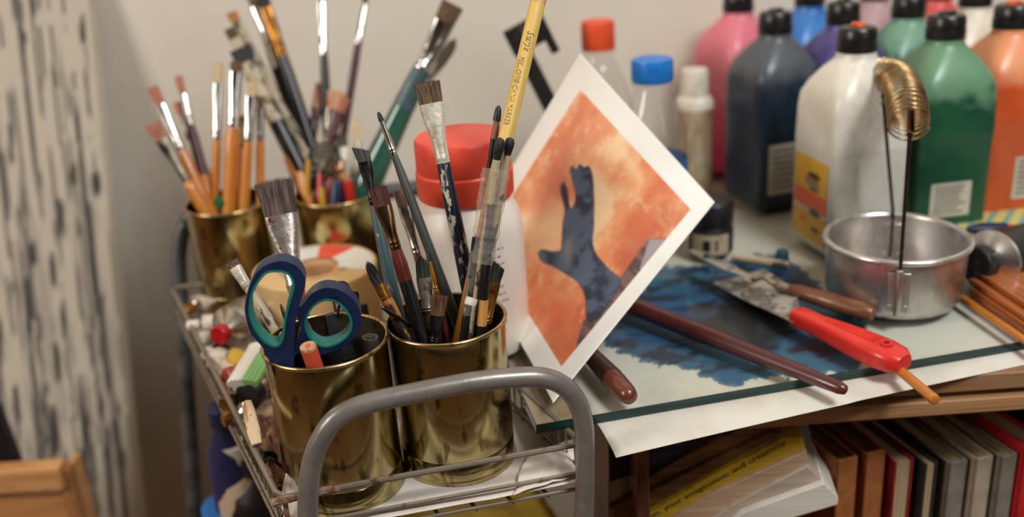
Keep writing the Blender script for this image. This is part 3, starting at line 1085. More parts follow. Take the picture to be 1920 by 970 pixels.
s8 = stick('thin paint-spattered stick with a black knob, right edge of the taped bundle', (897, 600), (957, 258), 'B', w=(14, 16), zt=0.580, mat=pm('spattered', srgb(188, 170, 140), 0.55, layers=[(srgb(38, 34, 32), (130, 130, 60), 0.54, 0.04), (srgb(210, 198, 172), (260, 260, 200), 0.68, 0.03)], bump=0.4, bscale=(260, 260, 120)), name='paint_stick', cat='stick', tipshape='ball', tipmat=_mats['crusted_black'], tiplen=26, group='brushes in the front right tin')
s9 = stick('sharpened brown pencil with black tip rising left of the yellow marker', (884, 575), (935, 200), 'B', w=(15, 13), mat='blackwood', zt=0.598, name='charcoal_pencil', cat='pencil', tipshape='point', tipmat=pm('pencil_wood', srgb(142, 92, 62), 0.6, layers=[(srgb(104, 62, 42), (200, 200, 20), 0.55, 0.1)]), tiplen=52)
tt, k_, m_, top_, _, L_, _, _ = t_info[s9.name]
mbp = MB()
mbp.lathe([(0.0024, L_ - 0.0085), (0.0023, L_ - 0.005), (0.0018, L_ - 0.0012), (0.0006, L_ + 0.0006)], 12)
part('charcoal_core', mbp, BLACK, s9, smooth=60)

# yellow marker with printed words
Am, Bm = D(928, 345, 0.591), D(1016, -28, 0.600)
Mm = frame(Am, Bm - Am)
Lm = float(np.linalg.norm(Bm - Am))
rm = 29.5 * 0.59 / FPX / 2
mk = thing('china_marker', 'yellow paper-wrapped marker pencil with printed words, taped above the brush bundle', 'marker', M=Mm)
MARK = pm('marker_yellow', srgb(226, 190, 106), 0.5, layers=[(srgb(214, 172, 82), (160, 160, 10), 0.52, 0.15), (srgb(232, 206, 150), (90, 90, 30), 0.64, 0.08)], bump=0.1, bscale=(100, 100, 300))
mb = MB()
mb.lathe([(rm * 0.92, 0), (rm, 0.001), (rm, Lm * 0.3), (rm, Lm * 0.86), (rm * 1.02, Lm * 0.90)], 28)
part('paper_barrel', mb, MARK, mk, smooth=60)
mb = MB()
mb.lathe([(rm * 1.0, Lm * 0.89), (rm * 1.04, Lm * 0.93), (rm * 1.0, Lm - 0.001), (rm * 0.5, Lm)], 28)
part('worn_tip', mb, pm('marker_tip', srgb(226, 176, 116), 0.55, layers=[(srgb(206, 140, 82), (300, 300, 60), 0.55, 0.1)]), mk, smooth=60)
INK = pm('print_brown', srgb(92, 64, 26), 0.6, layers=[(srgb(112, 82, 38), (500, 500, 500), 0.55, 0.1)])


def wrap_text(s, size, zstart, vang, r, parent, mat, shear=0.0, name='lettering', length=None):
    vs, fs = text_geo(s, size, shear)
    if length:
        mx = max(v[0] for v in vs)
        sc = length / mx
    else:
        sc = 1
    mb = MB()
    out = []
    for v in vs:
        a = (v[1] - size * 0.36) / r + vang
        out.append(((r + 0.00009) * math.sin(a), -(r + 0.00009) * math.cos(a), zstart - v[0] * sc))
    mb.add(out, fs)
    return part(name, mb, mat, parent, smooth=0)


pxm = Lm / math.hypot(1016 - 928, 373)             # metres per px along the marker


def zpx(y):
    return Lm - (y + 28) * math.hypot(88, 373) / 373 * pxm


wrap_text('PEEL-OFF® CHINA MARKER', 0.0046, zpx(112), -0.34, rm, mk, INK, 0.12, length=zpx(112) - zpx(239))
wrap_text('Sharpie', 0.0066, zpx(64), 0.10, rm, mk, INK, 0.35, length=zpx(64) - zpx(101))
wrap_text('2050', 0.0034, zpx(308), -0.1, rm, mk, INK, 0.0, length=zpx(306) - zpx(326))
# clear tape round the bundle
ta, tb = D(930, 318, 0.584), D(903, 494, 0.588)
Mt = frame(tb, ta - tb)
Lt_ = float(np.linalg.norm(ta - tb))
mb = MB()
secs = []
rngt = random.Random(4)
for q in np.linspace(0, 1, 26):
    secs.append((Lt_ * q, (0.0066 + 0.0018 * q + 0.0003 * math.sin(q * 23)) * (1 + 0.05 * rngt.uniform(-1, 1)), 0.0078 * (1 + 0.06 * rngt.uniform(-1, 1)), 2.4))
rs = []
for z, hx, hy, e in secs:
    ring = []
    for k in range(40):
        t = 2 * math.pi * k / 40
        w = 1 + 0.05 * rngt.uniform(-1, 1)
        ring.append((hx * w * math.cos(t), hy * w * math.sin(t), z))
    rs.append(ring)
mb.rings(rs, False, False)
solo('clear_tape', mb, clear_mat('tape_clear', (0.95, 0.91, 0.80), 0.15, 0.14, 0.42), 'crinkled clear tape wrapped round the marker and sticks in the front right tin', 'tape', M=Mt, smooth=15)
mb = MB()
wa, wb2 = D(881, 572, 0.572), D(885, 560, 0.572)
Mw = frame(wa, wb2 - wa)
mb.lathe([(0.0034, 0), (0.0036, 0.0018), (0.0034, 0.0042)], 16, cap0=False, cap1=False)
part('paper_scrap', mb, PAPER, None)
o = bpy.data.objects['paper_scrap']
o.matrix_world = Mw
tag(o, 'tiny white paper wrap round the grey stick near the rim of the front right tin', 'paper scrap')
# printed size mark on the blue grey brush
tt, k_, m_, zf_, _, L_, zv_, prof_ = t_info[b1.name]
MARKK = pm('print_black', srgb(24, 28, 30), 0.6, layers=[(srgb(40, 44, 46), (500, 500, 500), 0.6, 0.1)])
wrap_text('8', 0.0034, L_ - 234 * k_, 0.1, 22 * m_ / 2 * 1.0, b1, MARKK)
# splinter
mb = MB()
pa, pb = onz(764, 610, cans['B'][1] - 0.002), D(716, 578, 0.588)
mb.tube([Vector((0, 0, 0)), Vector(pb - pa) * 0.5 + Vector((0, 0, 0.001)), Vector(pb - pa)], [0.0042, 0.0034, 0.0012], 8, flat=0.4)
solo('wood_splinter', mb, pm('splinter_wood', srgb(84, 66, 48), 0.7, layers=[(srgb(40, 32, 26), (150, 150, 150), 0.5, 0.1), (srgb(176, 146, 104), (200, 200, 200), 0.66, 0.04)]), 'dark split piece of wood beside the ragged brush at the left rim', 'splinter', loc=pa)
# ------------------------------------------------------------------ front left tin
bA = brush('broad brown bristled brush with pink-spotted ferrule and red handle, behind the scissors', (566, 590), (511, 331), 'A', bl=74, fl=144, wb=(62, 74), wf=(34, 61), wh=(30, 28), bristle='bigbrown', fer='pinkspot', handle='redhandle', n=420, fray=1.2, thick=0.32, rings=1)
bA2 = brush('small old white painted brush with a stubby brown tip, left of the scissors', (512, 612), (432, 488), 'A', bl=16, fl=44, wb=(24, 26), wf=(20, 24), wh=(18, 20), bristle='mid', fer='painted', handle='splotch', n=120, fray=1.6, thick=0.7)
# pencil
rzA = cans['A'][1]
pA = onz(585, 672, rzA)
pB = D(578, 655, depth(pA) + 0.002)
dirp = (pB - pA) / np.linalg.norm(pB - pA)
dirp = np.array(Vector((-0.10, -0.20, 1)).normalized())
Lp = 0.088
Qp = pA + dirp * 0.009 - dirp * Lp
Mp = frame(Qp, dirp)
pc = thing('coral_pencil', 'coral orange pencil end sticking up in front of the scissors', 'pencil', M=Mp)
rp = 0.0049
mb = MB()
mb.lathe([(rp, 0), (rp, Lp - 0.006), (rp, Lp - 0.0012)], 8)
part('barrel', mb, pm('coral_paint', srgb(230, 96, 62), 0.35, coat=0.3, layers=[(srgb(216, 80, 50), (90, 90, 20), 0.55, 0.1)]), pc, smooth=0, bevel=0.0006)
mb = MB()
mb.lathe([(rp * 0.97, Lp - 0.0016), (rp * 0.95, Lp)], 20)
wd = part('cut_end', mb, pm('pencil_end', srgb(206, 158, 120), 0.7, layers=[(srgb(176, 122, 88), (300, 300, 300), 0.55, 0.1)]), pc)
mb = MB()
mb.lathe([(rp * 0.34, Lp - 0.0005), (rp * 0.32, Lp + 0.0003)], 14)
part('lead', mb, pm('coral_lead', srgb(222, 98, 66), 0.6, layers=[(srgb(60, 40, 40), (700, 700, 700), 0.66, 0.05)]), wd)

# black things down in the tin: bulldog clip, marker ends
cA = cans['A'][0]
clipP = onz(655, 612, rzA - 0.012)
cl = thing('binder_clip', 'black binder clip down inside the front left tin', 'clip', loc=clipP, rz=0.5)
mb = MB()
mb.add([(-0.014, -0.007, -0.02), (0.014, -0.007, -0.02), (0.014, 0.0, 0.012), (-0.014, 0.0, 0.012), (-0.014, 0.007, -0.02), (0.014, 0.007, -0.02), (0.014, 0.0022, 0.012), (-0.014, 0.0022, 0.012)],
       [(0, 1, 2, 3), (5, 4, 7, 6), (3, 2, 6, 7), (0, 4, 5, 1), (0, 3, 7, 4), (1, 5, 6, 2)])
part('clip_body', mb, BLACK, cl, bevel=0.0008)
for sgn in (-1, 1):
    mb = MB()
    mb.tube(smooth_path([(-0.007, 0.001 * sgn, 0.010), (-0.006, 0.006 * sgn, 0.020), (-0.004, 0.010 * sgn, 0.026), (0.004, 0.010 * sgn, 0.026), (0.006, 0.006 * sgn, 0.020), (0.007, 0.001 * sgn, 0.010)], 5), 0.0009, 8)
    part('wire_arm', mb, BLACK, cl)


def marker_stub(label, px, py, dz, r, col, tilt, h=0.08):
    p = onz(px, py, rzA + dz)
    d = Vector((tilt[0], tilt[1], 1)).normalized()
    M = frame(Vector(p) - d * h, d)
    t = thing('marker_pen', label, 'marker', M=M, group='pens standing in the front left tin')
    mb = MB()
    mb.lathe([(r * 0.8, 0), (r, 0.003), (r, h - 0.004), (r * 0.96, h - 0.0012), (r * 0.9, h)], 20)
    part('barrel', mb, col, t, smooth=50)
    mb = MB()
    mb.lathe([(r * 0.55, h - 0.0005), (r * 0.5, h + 0.0006)], 16)
    part('end_plug', mb, BLACK, t)
    return t


DKG = pm('dark_grey_plastic', srgb(58, 56, 54), 0.45, layers=[(srgb(92, 88, 82), (260, 260, 90), 0.66, 0.05)], bump=0.2, bscale=(300, 300, 60))
marker_stub('dark grey ribbed marker end at the right rim of the front left tin', 694, 632, -0.001, 0.0054, DKG, (0.06, 0.0))
marker_stub('black marker end behind the small scissor loop, deep in the tin', 620, 632, -0.012, 0.0056, BLACK, (-0.05, 0.1), 0.07)
marker_stub('black marker end beside the binder clip, deep in the tin', 636, 598, -0.016, 0.0050, BLACK, (0.1, 0.0), 0.07)
# thin black spike seen through the big scissor loop
stick('thin black pointed rod seen through the large scissor loop', (536, 600), (526, 570), 'A', w=(7, 8), mat='blackwood', name='pointed_rod', cat='rod', tipshape='point', tipmat=BLACK, tiplen=12)

# ------------------------------------------------------------------ scissors
NAVY = pm('navy_plastic', srgb(22, 37, 70), 0.42, layers=[(srgb(28, 44, 78), (160, 160, 160), 0.55, 0.15)], bump=0.10, bscale=(1400, 1400, 1400), spec=0.4)
TEAL = pm('teal_rubber', srgb(20, 122, 110), 0.5, layers=[(srgb(16, 110, 100), (120, 120, 120), 0.55, 0.15)], bump=0.08, bscale=(900, 900, 900))
STEEL = pm('blade_steel', srgb(196, 196, 194), 0.25, 1.0, layers=[(srgb(150, 148, 144), (60, 60, 12), 0.58, 0.1)])
sA = onz(545, 662, rzA)
nrm = Vector((CAM[0] - sA[0] - 0.07, CAM[1] - sA[1], 0)).normalized()   # plane of the scissors
px_ = Vector((0, 0, 1)).cross(nrm).normalized() * 1.0


def sc_pt(u, v):
    """crop pixel -> (x, z) on the scissor plane"""
    px, py = 460 + u * 260 / 1097, 470 + v * 230 / 970
    r = Vector(ray(px, py))
    t = (Vector(sA) - Vector(CAM)).dot(nrm) / r.dot(nrm)
    P = Vector(CAM) + r * t - Vector(sA)
    return (P.dot(px_), P.z)


Msc = Matrix(((px_.x, -nrm.x, 0, sA[0]), (px_.y, -nrm.y, 0, sA[1]), (px_.z, -nrm.z, 1, sA[2]), (0, 0, 0, 1)))
sc = thing('scissors', 'open scissors with navy and teal handles standing in the front left tin', 'scissors', M=Msc)
T3 = lambda off: (lambda p, d: (p[0], d + off, p[1]))


def sc_handle(outer, tealo, hole, off, name, label):
    o_ = smooth_loop([sc_pt(*p) for p in outer], 5)
    t_ = smooth_loop([sc_pt(*p) for p in tealo], 6)
    cx_, cz_ = np.mean(t_, axis=0)
    h_ = []
    for i_, p_ in enumerate(t_):
        a_, b_ = t_[i_ - 1], t_[(i_ + 1) % len(t_)]
        dx_, dz_ = b_[0] - a_[0], b_[1] - a_[1]
        l_ = math.hypot(dx_, dz_)
        n_ = (-dz_ / l_, dx_ / l_)
        if n_[0] * (cx_ - p_[0]) + n_[1] * (cz_ - p_[1]) < 0:
            n_ = (-n_[0], -n_[1])
        h_.append((p_[0] + n_[0] * 0.0013, p_[1] + n_[1] * 0.0013))
    mb = MB()
    mb.plate(o_, [t_], T3(off), 0.0120)
    ho = part(name, mb, NAVY, sc, smooth=50, bevel=0.0026, seg=4)
    mb = MB()
    mb.plate(t_, [h_], T3(off), 0.0126)
    part('grip_liner', mb, TEAL, ho, smooth=50, bevel=0.0005, label=label, seg=2)
    return ho


sc_handle([(270, 38), (390, 62), (462, 135), (480, 220), (455, 320), (418, 430), (400, 540), (392, 700), (385, 960), (310, 965), (250, 950), (196, 815), (145, 712), (60, 610), (18, 490), (10, 370), (52, 215), (130, 95)],
          [(250, 108), (330, 118), (388, 175), (396, 250), (362, 370), (332, 500), (312, 640), (270, 705), (190, 695), (105, 610), (52, 500), (38, 390), (66, 265), (125, 165), (180, 118)],
          [(255, 142), (320, 148), (370, 195), (374, 250), (345, 345), (314, 440), (298, 590), (258, 630), (205, 605), (145, 530), (112, 450), (106, 370), (128, 275), (170, 190), (210, 152)], -0.003, 'large_handle', 'teal grip lining of the large loop')
sc_handle([(640, 284), (760, 308), (855, 380), (912, 480), (914, 580), (866, 680), (770, 752), (640, 805), (560, 840), (520, 960), (410, 960), (398, 800), (418, 680), (440, 600), (410, 520), (412, 465), (455, 425), (530, 330)],
          [(640, 370), (740, 398), (812, 468), (848, 555), (832, 640), (765, 712), (655, 757), (572, 742), (502, 682), (468, 590), (482, 500), (540, 415)],
          [(645, 394), (728, 420), (790, 488), (824, 560), (806, 618), (742, 664), (650, 684), (594, 664), (552, 606), (534, 545), (540, 470), (580, 412)], 0.004, 'small_handle', 'teal grip lining of the small loop')
blade_len = sA[2] - TRAY - 0.012
for nm, xo, xt, off in (('blade', sc_pt(300, 900)[0], 0.010, 0.0012), ('blade', sc_pt(460, 900)[0], 0.001, -0.0012)):
    mb = MB()
    mb.plate([(xo - 0.007, 0.0), (xo + 0.007, 0.0), (xt + 0.004, -blade_len * 0.8), (xt, -blade_len), (xt - 0.003, -blade_len * 0.8)], [], T3(off), 0.0016)
    part(nm, mb, STEEL, sc, bevel=0.0003)
mb = MB()
mb.tube([(0.006, -0.0045, -0.018), (0.006, 0.0045, -0.018)], 0.0035, 16)
part('pivot_screw', mb, STEEL, sc)

# ------------------------------------------------------------------ back left tin
FAR = dict(n=34, hr=0.0005)
GC = 'orange handled brushes in the back left tin'
brush('orange brush with a long white ferrule and cream tip, left of the upright trio', (403, 372), (411, 112), 'C', bl=44, fl=106, wb=(15, 18), wf=(15, 17), wh=(17, 17), bristle='cream', fer='chrome', handle='orange', **FAR)
brush('thick orange brush with a bent-looking bright ferrule in the middle of the upright trio', (430, 378), (444, 112), 'C', bl=22, fl=104, wb=(20, 22), wf=(22, 22), wh=(30, 26), bristle='mid', fer='chrome', handle='orange', **FAR)
brush('orange brush with a bright ferrule, right of the upright trio', (458, 378), (473, 150), 'C', bl=30, fl=84, wb=(16, 18), wf=(17, 19), wh=(19, 20), bristle='cream', fer='chrome', handle='orange', **FAR)
brush('orange brush half hidden beside the back right tin', (488, 372), (488, 178), 'C', bl=24, fl=60, wb=(12, 14), wf=(14, 15), wh=(16, 16), bristle='mid', fer='silver', handle='orange', **FAR)
brush('rust tipped brush leaning furthest left, lower of the two', (378, 384), (282, 228), 'C', bl=38, fl=92, wb=(24, 30), wf=(16, 24), wh=(22, 26), bristle='rust', fer='dirty', handle='orange', **FAR)
brush('rust tipped brush leaning left, upper of the two', (384, 378), (284, 158), 'C', bl=42, fl=92, wb=(18, 20), wf=(17, 18), wh=(20, 26), bristle='rust', fer='silver', handle='orange', **FAR)
brush('purple stained brush with a pink tip leaning left', (392, 370), (333, 138), 'C', bl=40, fl=60, wb=(13, 15), wf=(14, 13), wh=(18, 22), bristle='rust', fer='silver', handle='purple', bands=[(0.7, 1.0, 'orange')], **FAR)
brush('smaller rusty brush tucked between the left leaning brushes', (398, 366), (329, 188), 'C', bl=30, fl=50, wb=(14, 15), wf=(14, 14), wh=(18, 26), bristle='rust', fer='dirty', handle='splotch', bands=[(0.5, 1.0, 'orange')], **FAR)
brush('plain orange brush behind the upright trio', (446, 362), (455, 214), 'C', bl=14, fl=50, wb=(12, 12), wf=(14, 13), wh=(16, 20), bristle='mid', fer='bronze', handle='orange', **FAR)
mb = MB()
lf = onz(413, 392, cans['C'][1] + 0.004)
mb.loft([(0, 0.002, 0.001, 2), (0.004, 0.005, 0.002, 2), (0.009, 0.004, 0.0015, 2), (0.013, 0.0008, 0.0005, 2)], 12)
solo('green_paint_blob', mb, pm('green_paint', srgb(48, 104, 52), 0.5, layers=[(srgb(30, 76, 40), (300, 300, 300), 0.5, 0.1)]), 'small dab of green paint at the rim of the back left tin', 'paint dab', loc=lf)

# ------------------------------------------------------------------ back right tin
brush('black splotched brush with a dark square tip, leaning left over the back left tin', (580, 350), (447, 86), 'D', bl=36, fl=90, wb=(36, 42), wf=(28, 38), wh=(32, 30), bristle='black', fer='splotch', handle='blackwood', bands=[(0.0, 0.2, 'splotch')], **FAR)
brush('brush with a brown tip beside the dark square one', (590, 345), (428, 50), 'D', bl=26, fl=60, wb=(22, 22), wf=(20, 24), wh=(22, 26), bristle='brown', fer='splotch', handle='splotch', **FAR)
brush('brush with a golden tip, leftmost above the back tins', (598, 340), (432, 20), 'D', bl=24, fl=60, wb=(18, 22), wf=(18, 20), wh=(20, 24), bristle='gold', fer='splotch', handle='splotch', **FAR)
brush('black brush with a white ferrule cut off at the top edge', (592, 330), (470, -20), 'D', bl=34, fl=76, wb=(22, 26), wf=(22, 22), wh=(26, 30), bristle='brown', fer='chrome', handle='blackwood', bands=[(0.0, 0.18, 'splotch')], **FAR)
brush('black brush with an amber ferrule beside the white ferruled one', (604, 335), (490, -14), 'D', bl=30, fl=96, wb=(22, 24), wf=(22, 22), wh=(24, 26), bristle='black', fer='amber', handle='blackwood', **FAR)
brush('black brush standing upright with a bright chrome ferrule', (618, 330), (601, -30), 'D', bl=34, fl=98, wb=(12, 14), wf=(15, 15), wh=(16, 20), bristle='brown', fer='chrome', handle='blackwood', **FAR)
brush('slim dark red brush reaching the top edge', (632, 330), (687, -14), 'D', bl=22, fl=76, wb=(9, 10), wf=(14, 11), wh=(15, 14), bristle='brown', fer='silver', handle='purple', **FAR)
brush('peach tipped brush with a purple handle leaning right', (566, 335), (607, 152), 'D', bl=52, fl=24, wb=(24, 30), wf=(18, 24), wh=(20, 20), bristle='peach', fer='purple', handle='purple', **FAR)
brush('peach tipped brush with a pale blue ferrule crossing behind', (598, 340), (632, 166), 'D', bl=40, fl=60, wb=(24, 34), wf=(16, 24), wh=(16, 16), bristle='peach', fer='silver', handle='bluegrey', **FAR)
brush('reddish tipped brush nearest the slim dark red one', (590, 348), (650, 178), 'D', bl=34, fl=50, wb=(16, 18), wf=(16, 16), wh=(16, 18), bristle='rust', fer='purple', handle='purple', **FAR)
brush('fuzzy brown round brush low among the dark ones', (628, 335), (622, 232), 'D', bl=36, fl=24, wb=(26, 26), wf=(18, 26), wh=(18, 18), bristle='brown', fer='dirty', handle='tanwood', shape='filbert', thick=0.8, **FAR)
brush('bushy olive brush with a pale ferrule low in the tin', (604, 352), (606, 262), 'D', bl=38, fl=24, wb=(40, 44), wf=(26, 40), wh=(24, 24), bristle='olive', fer='dirty', handle='redhandle', shape='filbert', thick=0.6, **FAR)
brush('pale splotched brush standing by the red handle', (652, 345), (640, 250), 'D', bl=26, fl=30, wb=(18, 20), wf=(16, 18), wh=(18, 18), bristle='olive', fer='painted', handle='splotch', **FAR)
brush('thick glossy teal handled brush with a square dark tip leaning right', (684, 352), (852, 2), 'D', bl=42, fl=94, wb=(40, 44), wf=(34, 40), wh=(36, 56), bristle='brown', fer='chrome', handle='teal', bands=[(0.0, 0.32, 'bluegrey')], **FAR)
brush('brown filbert brush leaning right behind the teal handled one', (676, 338), (858, 68), 'D', bl=62, fl=50, wb=(22, 22), wf=(13, 20), wh=(15, 18), bristle='olive', fer='silver', handle='redband', shape='filbert', **FAR)
GD_ = 'brushes in the back right tin'
stick('short orange handle end on the left side of the back right tin', (562, 352), (541, 292), 'D', w=(20, 20), mat='orange', name='paintbrush', cat='paintbrush', group=GD_)
stick('orange handle end with a yellow side, just right of the other orange end', (572, 356), (563, 322), 'D', w=(20, 20), mat='orangespot', name='paintbrush', cat='paintbrush', group=GD_)
stick('slim yellow stick crossing the dark tangle', (576, 358), (578, 300), 'D', w=(9, 9), mat='yellowh', name='wooden_stick', cat='stick', group=GD_)
stick('short red handle end at the front right of the back right tin', (656, 362), (652, 338), 'D', w=(20, 20), mat='redhandle', name='paintbrush', cat='paintbrush', group=GD_)
stick('coral pink pencil end in the middle of the back right tin', (620, 358), (617, 332), 'D', w=(20, 20), mat=pm('coral_paint', srgb(230, 96, 62)), name='colour_pencil', cat='pencil', group=GD_)
stick('dark blue handle end in the middle of the back right tin', (632, 362), (634, 336), 'D', w=(28, 28), mat='blueh', name='paintbrush', cat='paintbrush', group=GD_)
stick('tiny yellow handle end at the front rim of the back right tin', (604, 365), (603, 352), 'D', w=(11, 11), mat='yellowh', name='wooden_stick', cat='stick', group=GD_)
stick('yellow handle end at the right rim of the back right tin', (684, 345), (688, 306), 'D', w=(11, 11), mat='yellowh', name='paintbrush', cat='paintbrush', group=GD_)

brush('black crusted brush low at the left of the back right tin', (584, 352), (588, 282), 'D', bl=22, fl=20, wb=(18, 20), wf=(18, 18), wh=(20, 20), bristle='black', fer='darkmetal', handle='blackwood', **FAR)
brush('stubby dark brown brush in front of the bushy olive one', (612, 358), (622, 300), 'D', bl=22, fl=18, wb=(20, 24), wf=(18, 20), wh=(20, 20), bristle='brown', fer='darkmetal', handle='blueh', **FAR)
brush('slanting brush with a tan handle left of the slim dark red one', (648, 350), (628, 284), 'D', bl=18, fl=24, wb=(16, 16), wf=(15, 16), wh=(17, 18), bristle='olive', fer='bronze', handle='tanwood', **FAR)
brush('pale bristled brush at the right of the slim dark red one', (672, 348), (668, 222), 'D', bl=40, fl=34, wb=(14, 16), wf=(13, 14), wh=(15, 16), bristle='cream', fer='dirty', handle='splotch', **FAR)
brush('short black brush behind the red handle end', (664, 345), (672, 296), 'D', bl=20, fl=18, wb=(16, 17), wf=(16, 16), wh=(18, 18), bristle='black', fer='darkmetal', handle='blackwood', **FAR)

# ================================================================== TAPE ROLL
tp = onz(590, 500, 0.798)
tr_ = thing('tape_roll', 'large roll of tan packing tape with a red and white label, lying behind the scissors', 'tape roll', loc=(tp[0], tp[1], TRAY))
TAN = pm('tape_tan', srgb(222, 186, 130), 0.35, layers=[(srgb(206, 168, 112), (30, 30, 200), 0.55, 0.15)])
RT_, hT = 0.0505, 0.0600
mb = MB()
mb.lathe([(0.030, 0), (RT_, 0), (RT_, hT), (0.030, hT), (0.030, 0)], 64, cap0=False, cap1=False)
part('tape_winding', mb, [TAN], tr_, smooth=40)
mb = MB()
mb.lathe([(0.0150, 0), (0.0300, 0), (0.0300, hT - 0.001), (0.0190, hT - 0.001), (0.0180, hT - 0.004), (0.0150, hT - 0.004), (0.0150, 0)], 64, cap0=False, cap1=False)
part('cardboard_core', mb, pm('cardboard', srgb(196, 152, 106), 0.8, layers=[(srgb(176, 130, 86), (60, 60, 60), 0.55, 0.12)]), tr_, smooth=40)
# label lying across the back of the top face
LABW = pm('label_white', srgb(226, 220, 206), 0.6, layers=[(srgb(196, 192, 182), (40, 400, 40), 0.62, 0.05)])
LABR = pm('label_red', srgb(232, 92, 62), 0.55, layers=[(srgb(214, 64, 44), (20, 500, 20), 0.58, 0.05)])
mb = MB()
NA, NR = 40, 6
for i in range(NA):
    for j in range(NR):
        q = []
        for (a, b) in ((i, j), (i + 1, j), (i + 1, j + 1), (i, j + 1)):
            ang = math.radians(-18 + 178 * a / NA)
            rr = 0.0195 + (0.0480 - 0.0195) * b / NR
            q.append((rr * math.cos(ang), rr * math.sin(ang), hT + 0.0002))
        am = -18 + 178 * (i + 0.5) / NA
        mb.add(q, [(0, 1, 2, 3)], 1 if 52 < am < 92 else 0)
part('printed_label', mb, [LABW, LABR], tr_, smooth=0)

# ================================================================== WHITE JAR WITH RED CAP
jb = onz(903, 637, GL)
jar = thing('gesso_bottle', 'white plastic bottle with a wide red screw cap behind the front right tin', 'bottle', loc=(jb[0] - 0.002, jb[1], GL), rz=0.0)
WHITEP = pm('white_plastic', srgb(232, 222, 210), 0.4, layers=[(srgb(220, 208, 194), (30, 30, 12), 0.55, 0.15)], sub=0.1)
RJ = 0.0378
mb = MB()
mb.lathe([(RJ - 0.004, 0), (RJ - 0.001, 0.001), (RJ, 0.005), (RJ, 0.088), (RJ - 0.0006, 0.094), (RJ - 0.003, 0.102), (RJ - 0.007, 0.109), (0.0285, 0.114), (0.0275, 0.120)], 60)
part('bottle_body', mb, WHITEP, jar, smooth=50)
REDC = pm('red_cap', srgb(230, 80, 60), 0.38, layers=[(srgb(220, 66, 48), (60, 60, 60), 0.55, 0.2), (srgb(240, 200, 186), (95, 95, 120), 0.77, 0.02)], sub=0.05)
mb = MB()
mb.lathe([(0.0325, 0.113), (0.0332, 0.114), (0.0335, 0.131), (0.0326, 0.1318), (0.0322, 0.1325), (0.0326, 0.1332), (0.0325, 0.152), (0.0310, 0.1545), (0.0275, 0.1555), (0.0, 0.1555)], 60, cap1=False)
part('screw_cap', mb, REDC, jar, smooth=35)
LT = pm('faint_print', srgb(150, 128, 120), 0.6, layers=[(srgb(180, 160, 150), (700, 700, 700), 0.5, 0.1)])
mb = MB()
rg = random.Random(3)
for row in range(12):
    z = 0.082 - row * 0.0055
    if row in (3, 4, 8):
        continue
    a = -0.05 + rg.uniform(0, 0.06)
    while a < 0.62:
        wd_ = rg.uniform(0.03, 0.10)
        h_ = 0.0016 if row not in (9, 10) else 0.0026
        q = []
        for aa, zz in ((a, z), (a + wd_, z), (a + wd_, z + h_), (a, z + h_)):
            q.append(((RJ + 0.00012) * math.sin(aa), -(RJ + 0.00012) * math.cos(aa), zz))
        mb.add(q, [(0, 1, 2, 3)])
        a += wd_ + rg.uniform(0.02, 0.04)
part('faded_print', mb, LT, jar, smooth=0, label='faded grey print on the side')

# ================================================================== WATERCOLOUR CARD
cT, cR, cB, cL = D(1088, 100, 0.74), D(1340, 380, 0.70), D(1037, 757, 0.627), D(868, 470, 0.84)
NC = 200
uu, vv = np.meshgrid(np.linspace(0, 1, NC), np.linspace(0, 1, NC))   # u: T->R side, v: top edge -> bottom edge


def card_pt(u, v):
    # corners: (0,0)=L (0,1)=B (1,0)=T (1,1)=R ; depth eases toward L along the lower left edge
    w = [(1 - u) * (1 - v), (1 - u) * v, u * (1 - v), u * v]
    P = sum(np.multiply.outer(wi, c) for wi, c in zip(w, (cL, cB, cT, cR)))
    bulge = (1 - u) ** 1.5 * v * (1 - v) * 4
    away = np.array([0.0, 1.0, -0.2])
    return P + np.multiply.outer(bulge, away) * 0.018


CP = card_pt(uu, vv).reshape(-1, 3)
cc0 = CP.mean(axis=0)
mb = MB()
mb.v = [tuple(p - cc0) for p in CP]
for j in range(NC - 1):
    for i in range(NC - 1):
        a = j * NC + i
        mb.f.append((a, a + 1, a + NC + 1, a + NC))
        mb.mi.append(0)
card = solo('watercolour_card', mb, pm('card_print', (1, 1, 1), 0.55, attr='paint'), 'white bordered watercolour of a dark blue hand on orange, propped on one corner', 'watercolour', loc=cc0, smooth=60)
sm = card.modifiers.new('thickness', 'SOLIDIFY')
sm.thickness = 0.0005
qx, qy, _ = proj(CP)
U, V = uu.ravel(), vv.ravel()
wmask = ((U < 0.10) | (U > 0.90) | (V < 0.11) | (V > 0.932))
su, sv_ = 14, 14
na = vnoise(U * 5, V * 5, 11, 5)
nb = vnoise(U * 26, V * 26, 12, 4)
nc = vnoise(U * 3 + 9, V * 3, 13, 3)
o_l, o_m, o_d, o_r = (np.array(srgb(*c)) for c in ((244, 206, 160), (234, 152, 98), (208, 96, 56), (184, 96, 72)))
oc = o_l + (o_m - o_l) * sstep(0.32, 0.52, na)[:, None]
oc = oc + (o_d - oc) * (sstep(0.50, 0.72, na * 0.75 + nc * 0.35) * 0.85)[:, None]
oc = oc + (o_l - oc) * (sstep(0.62, 0.72, nb) * 0.4)[:, None]
for (bx, by, br, k_, c_) in ((1000, 430, 75, 0.85, o_l), (1110, 300, 90, 0.4, o_l), (1190, 480, 55, 0.8, o_r), (1250, 410, 50, 0.5, o_r), (1040, 340, 40, 0.6, o_r), (1030, 600, 50, 0.7, o_d), (1060, 670, 40, 0.8, o_d), (1020, 380, 30, 0.5, o_d), (1130, 200, 40, 0.3, o_d), (1070, 560, 35, 0.5, o_r)):
    g = np.exp(-(((qx - bx) ** 2 + (qy - by) ** 2) / br ** 2)) * k_ * (0.55 + 0.9 * (nb - 0.2))
    oc = oc + (c_ - oc) * np.clip(g, 0, 1)[:, None]


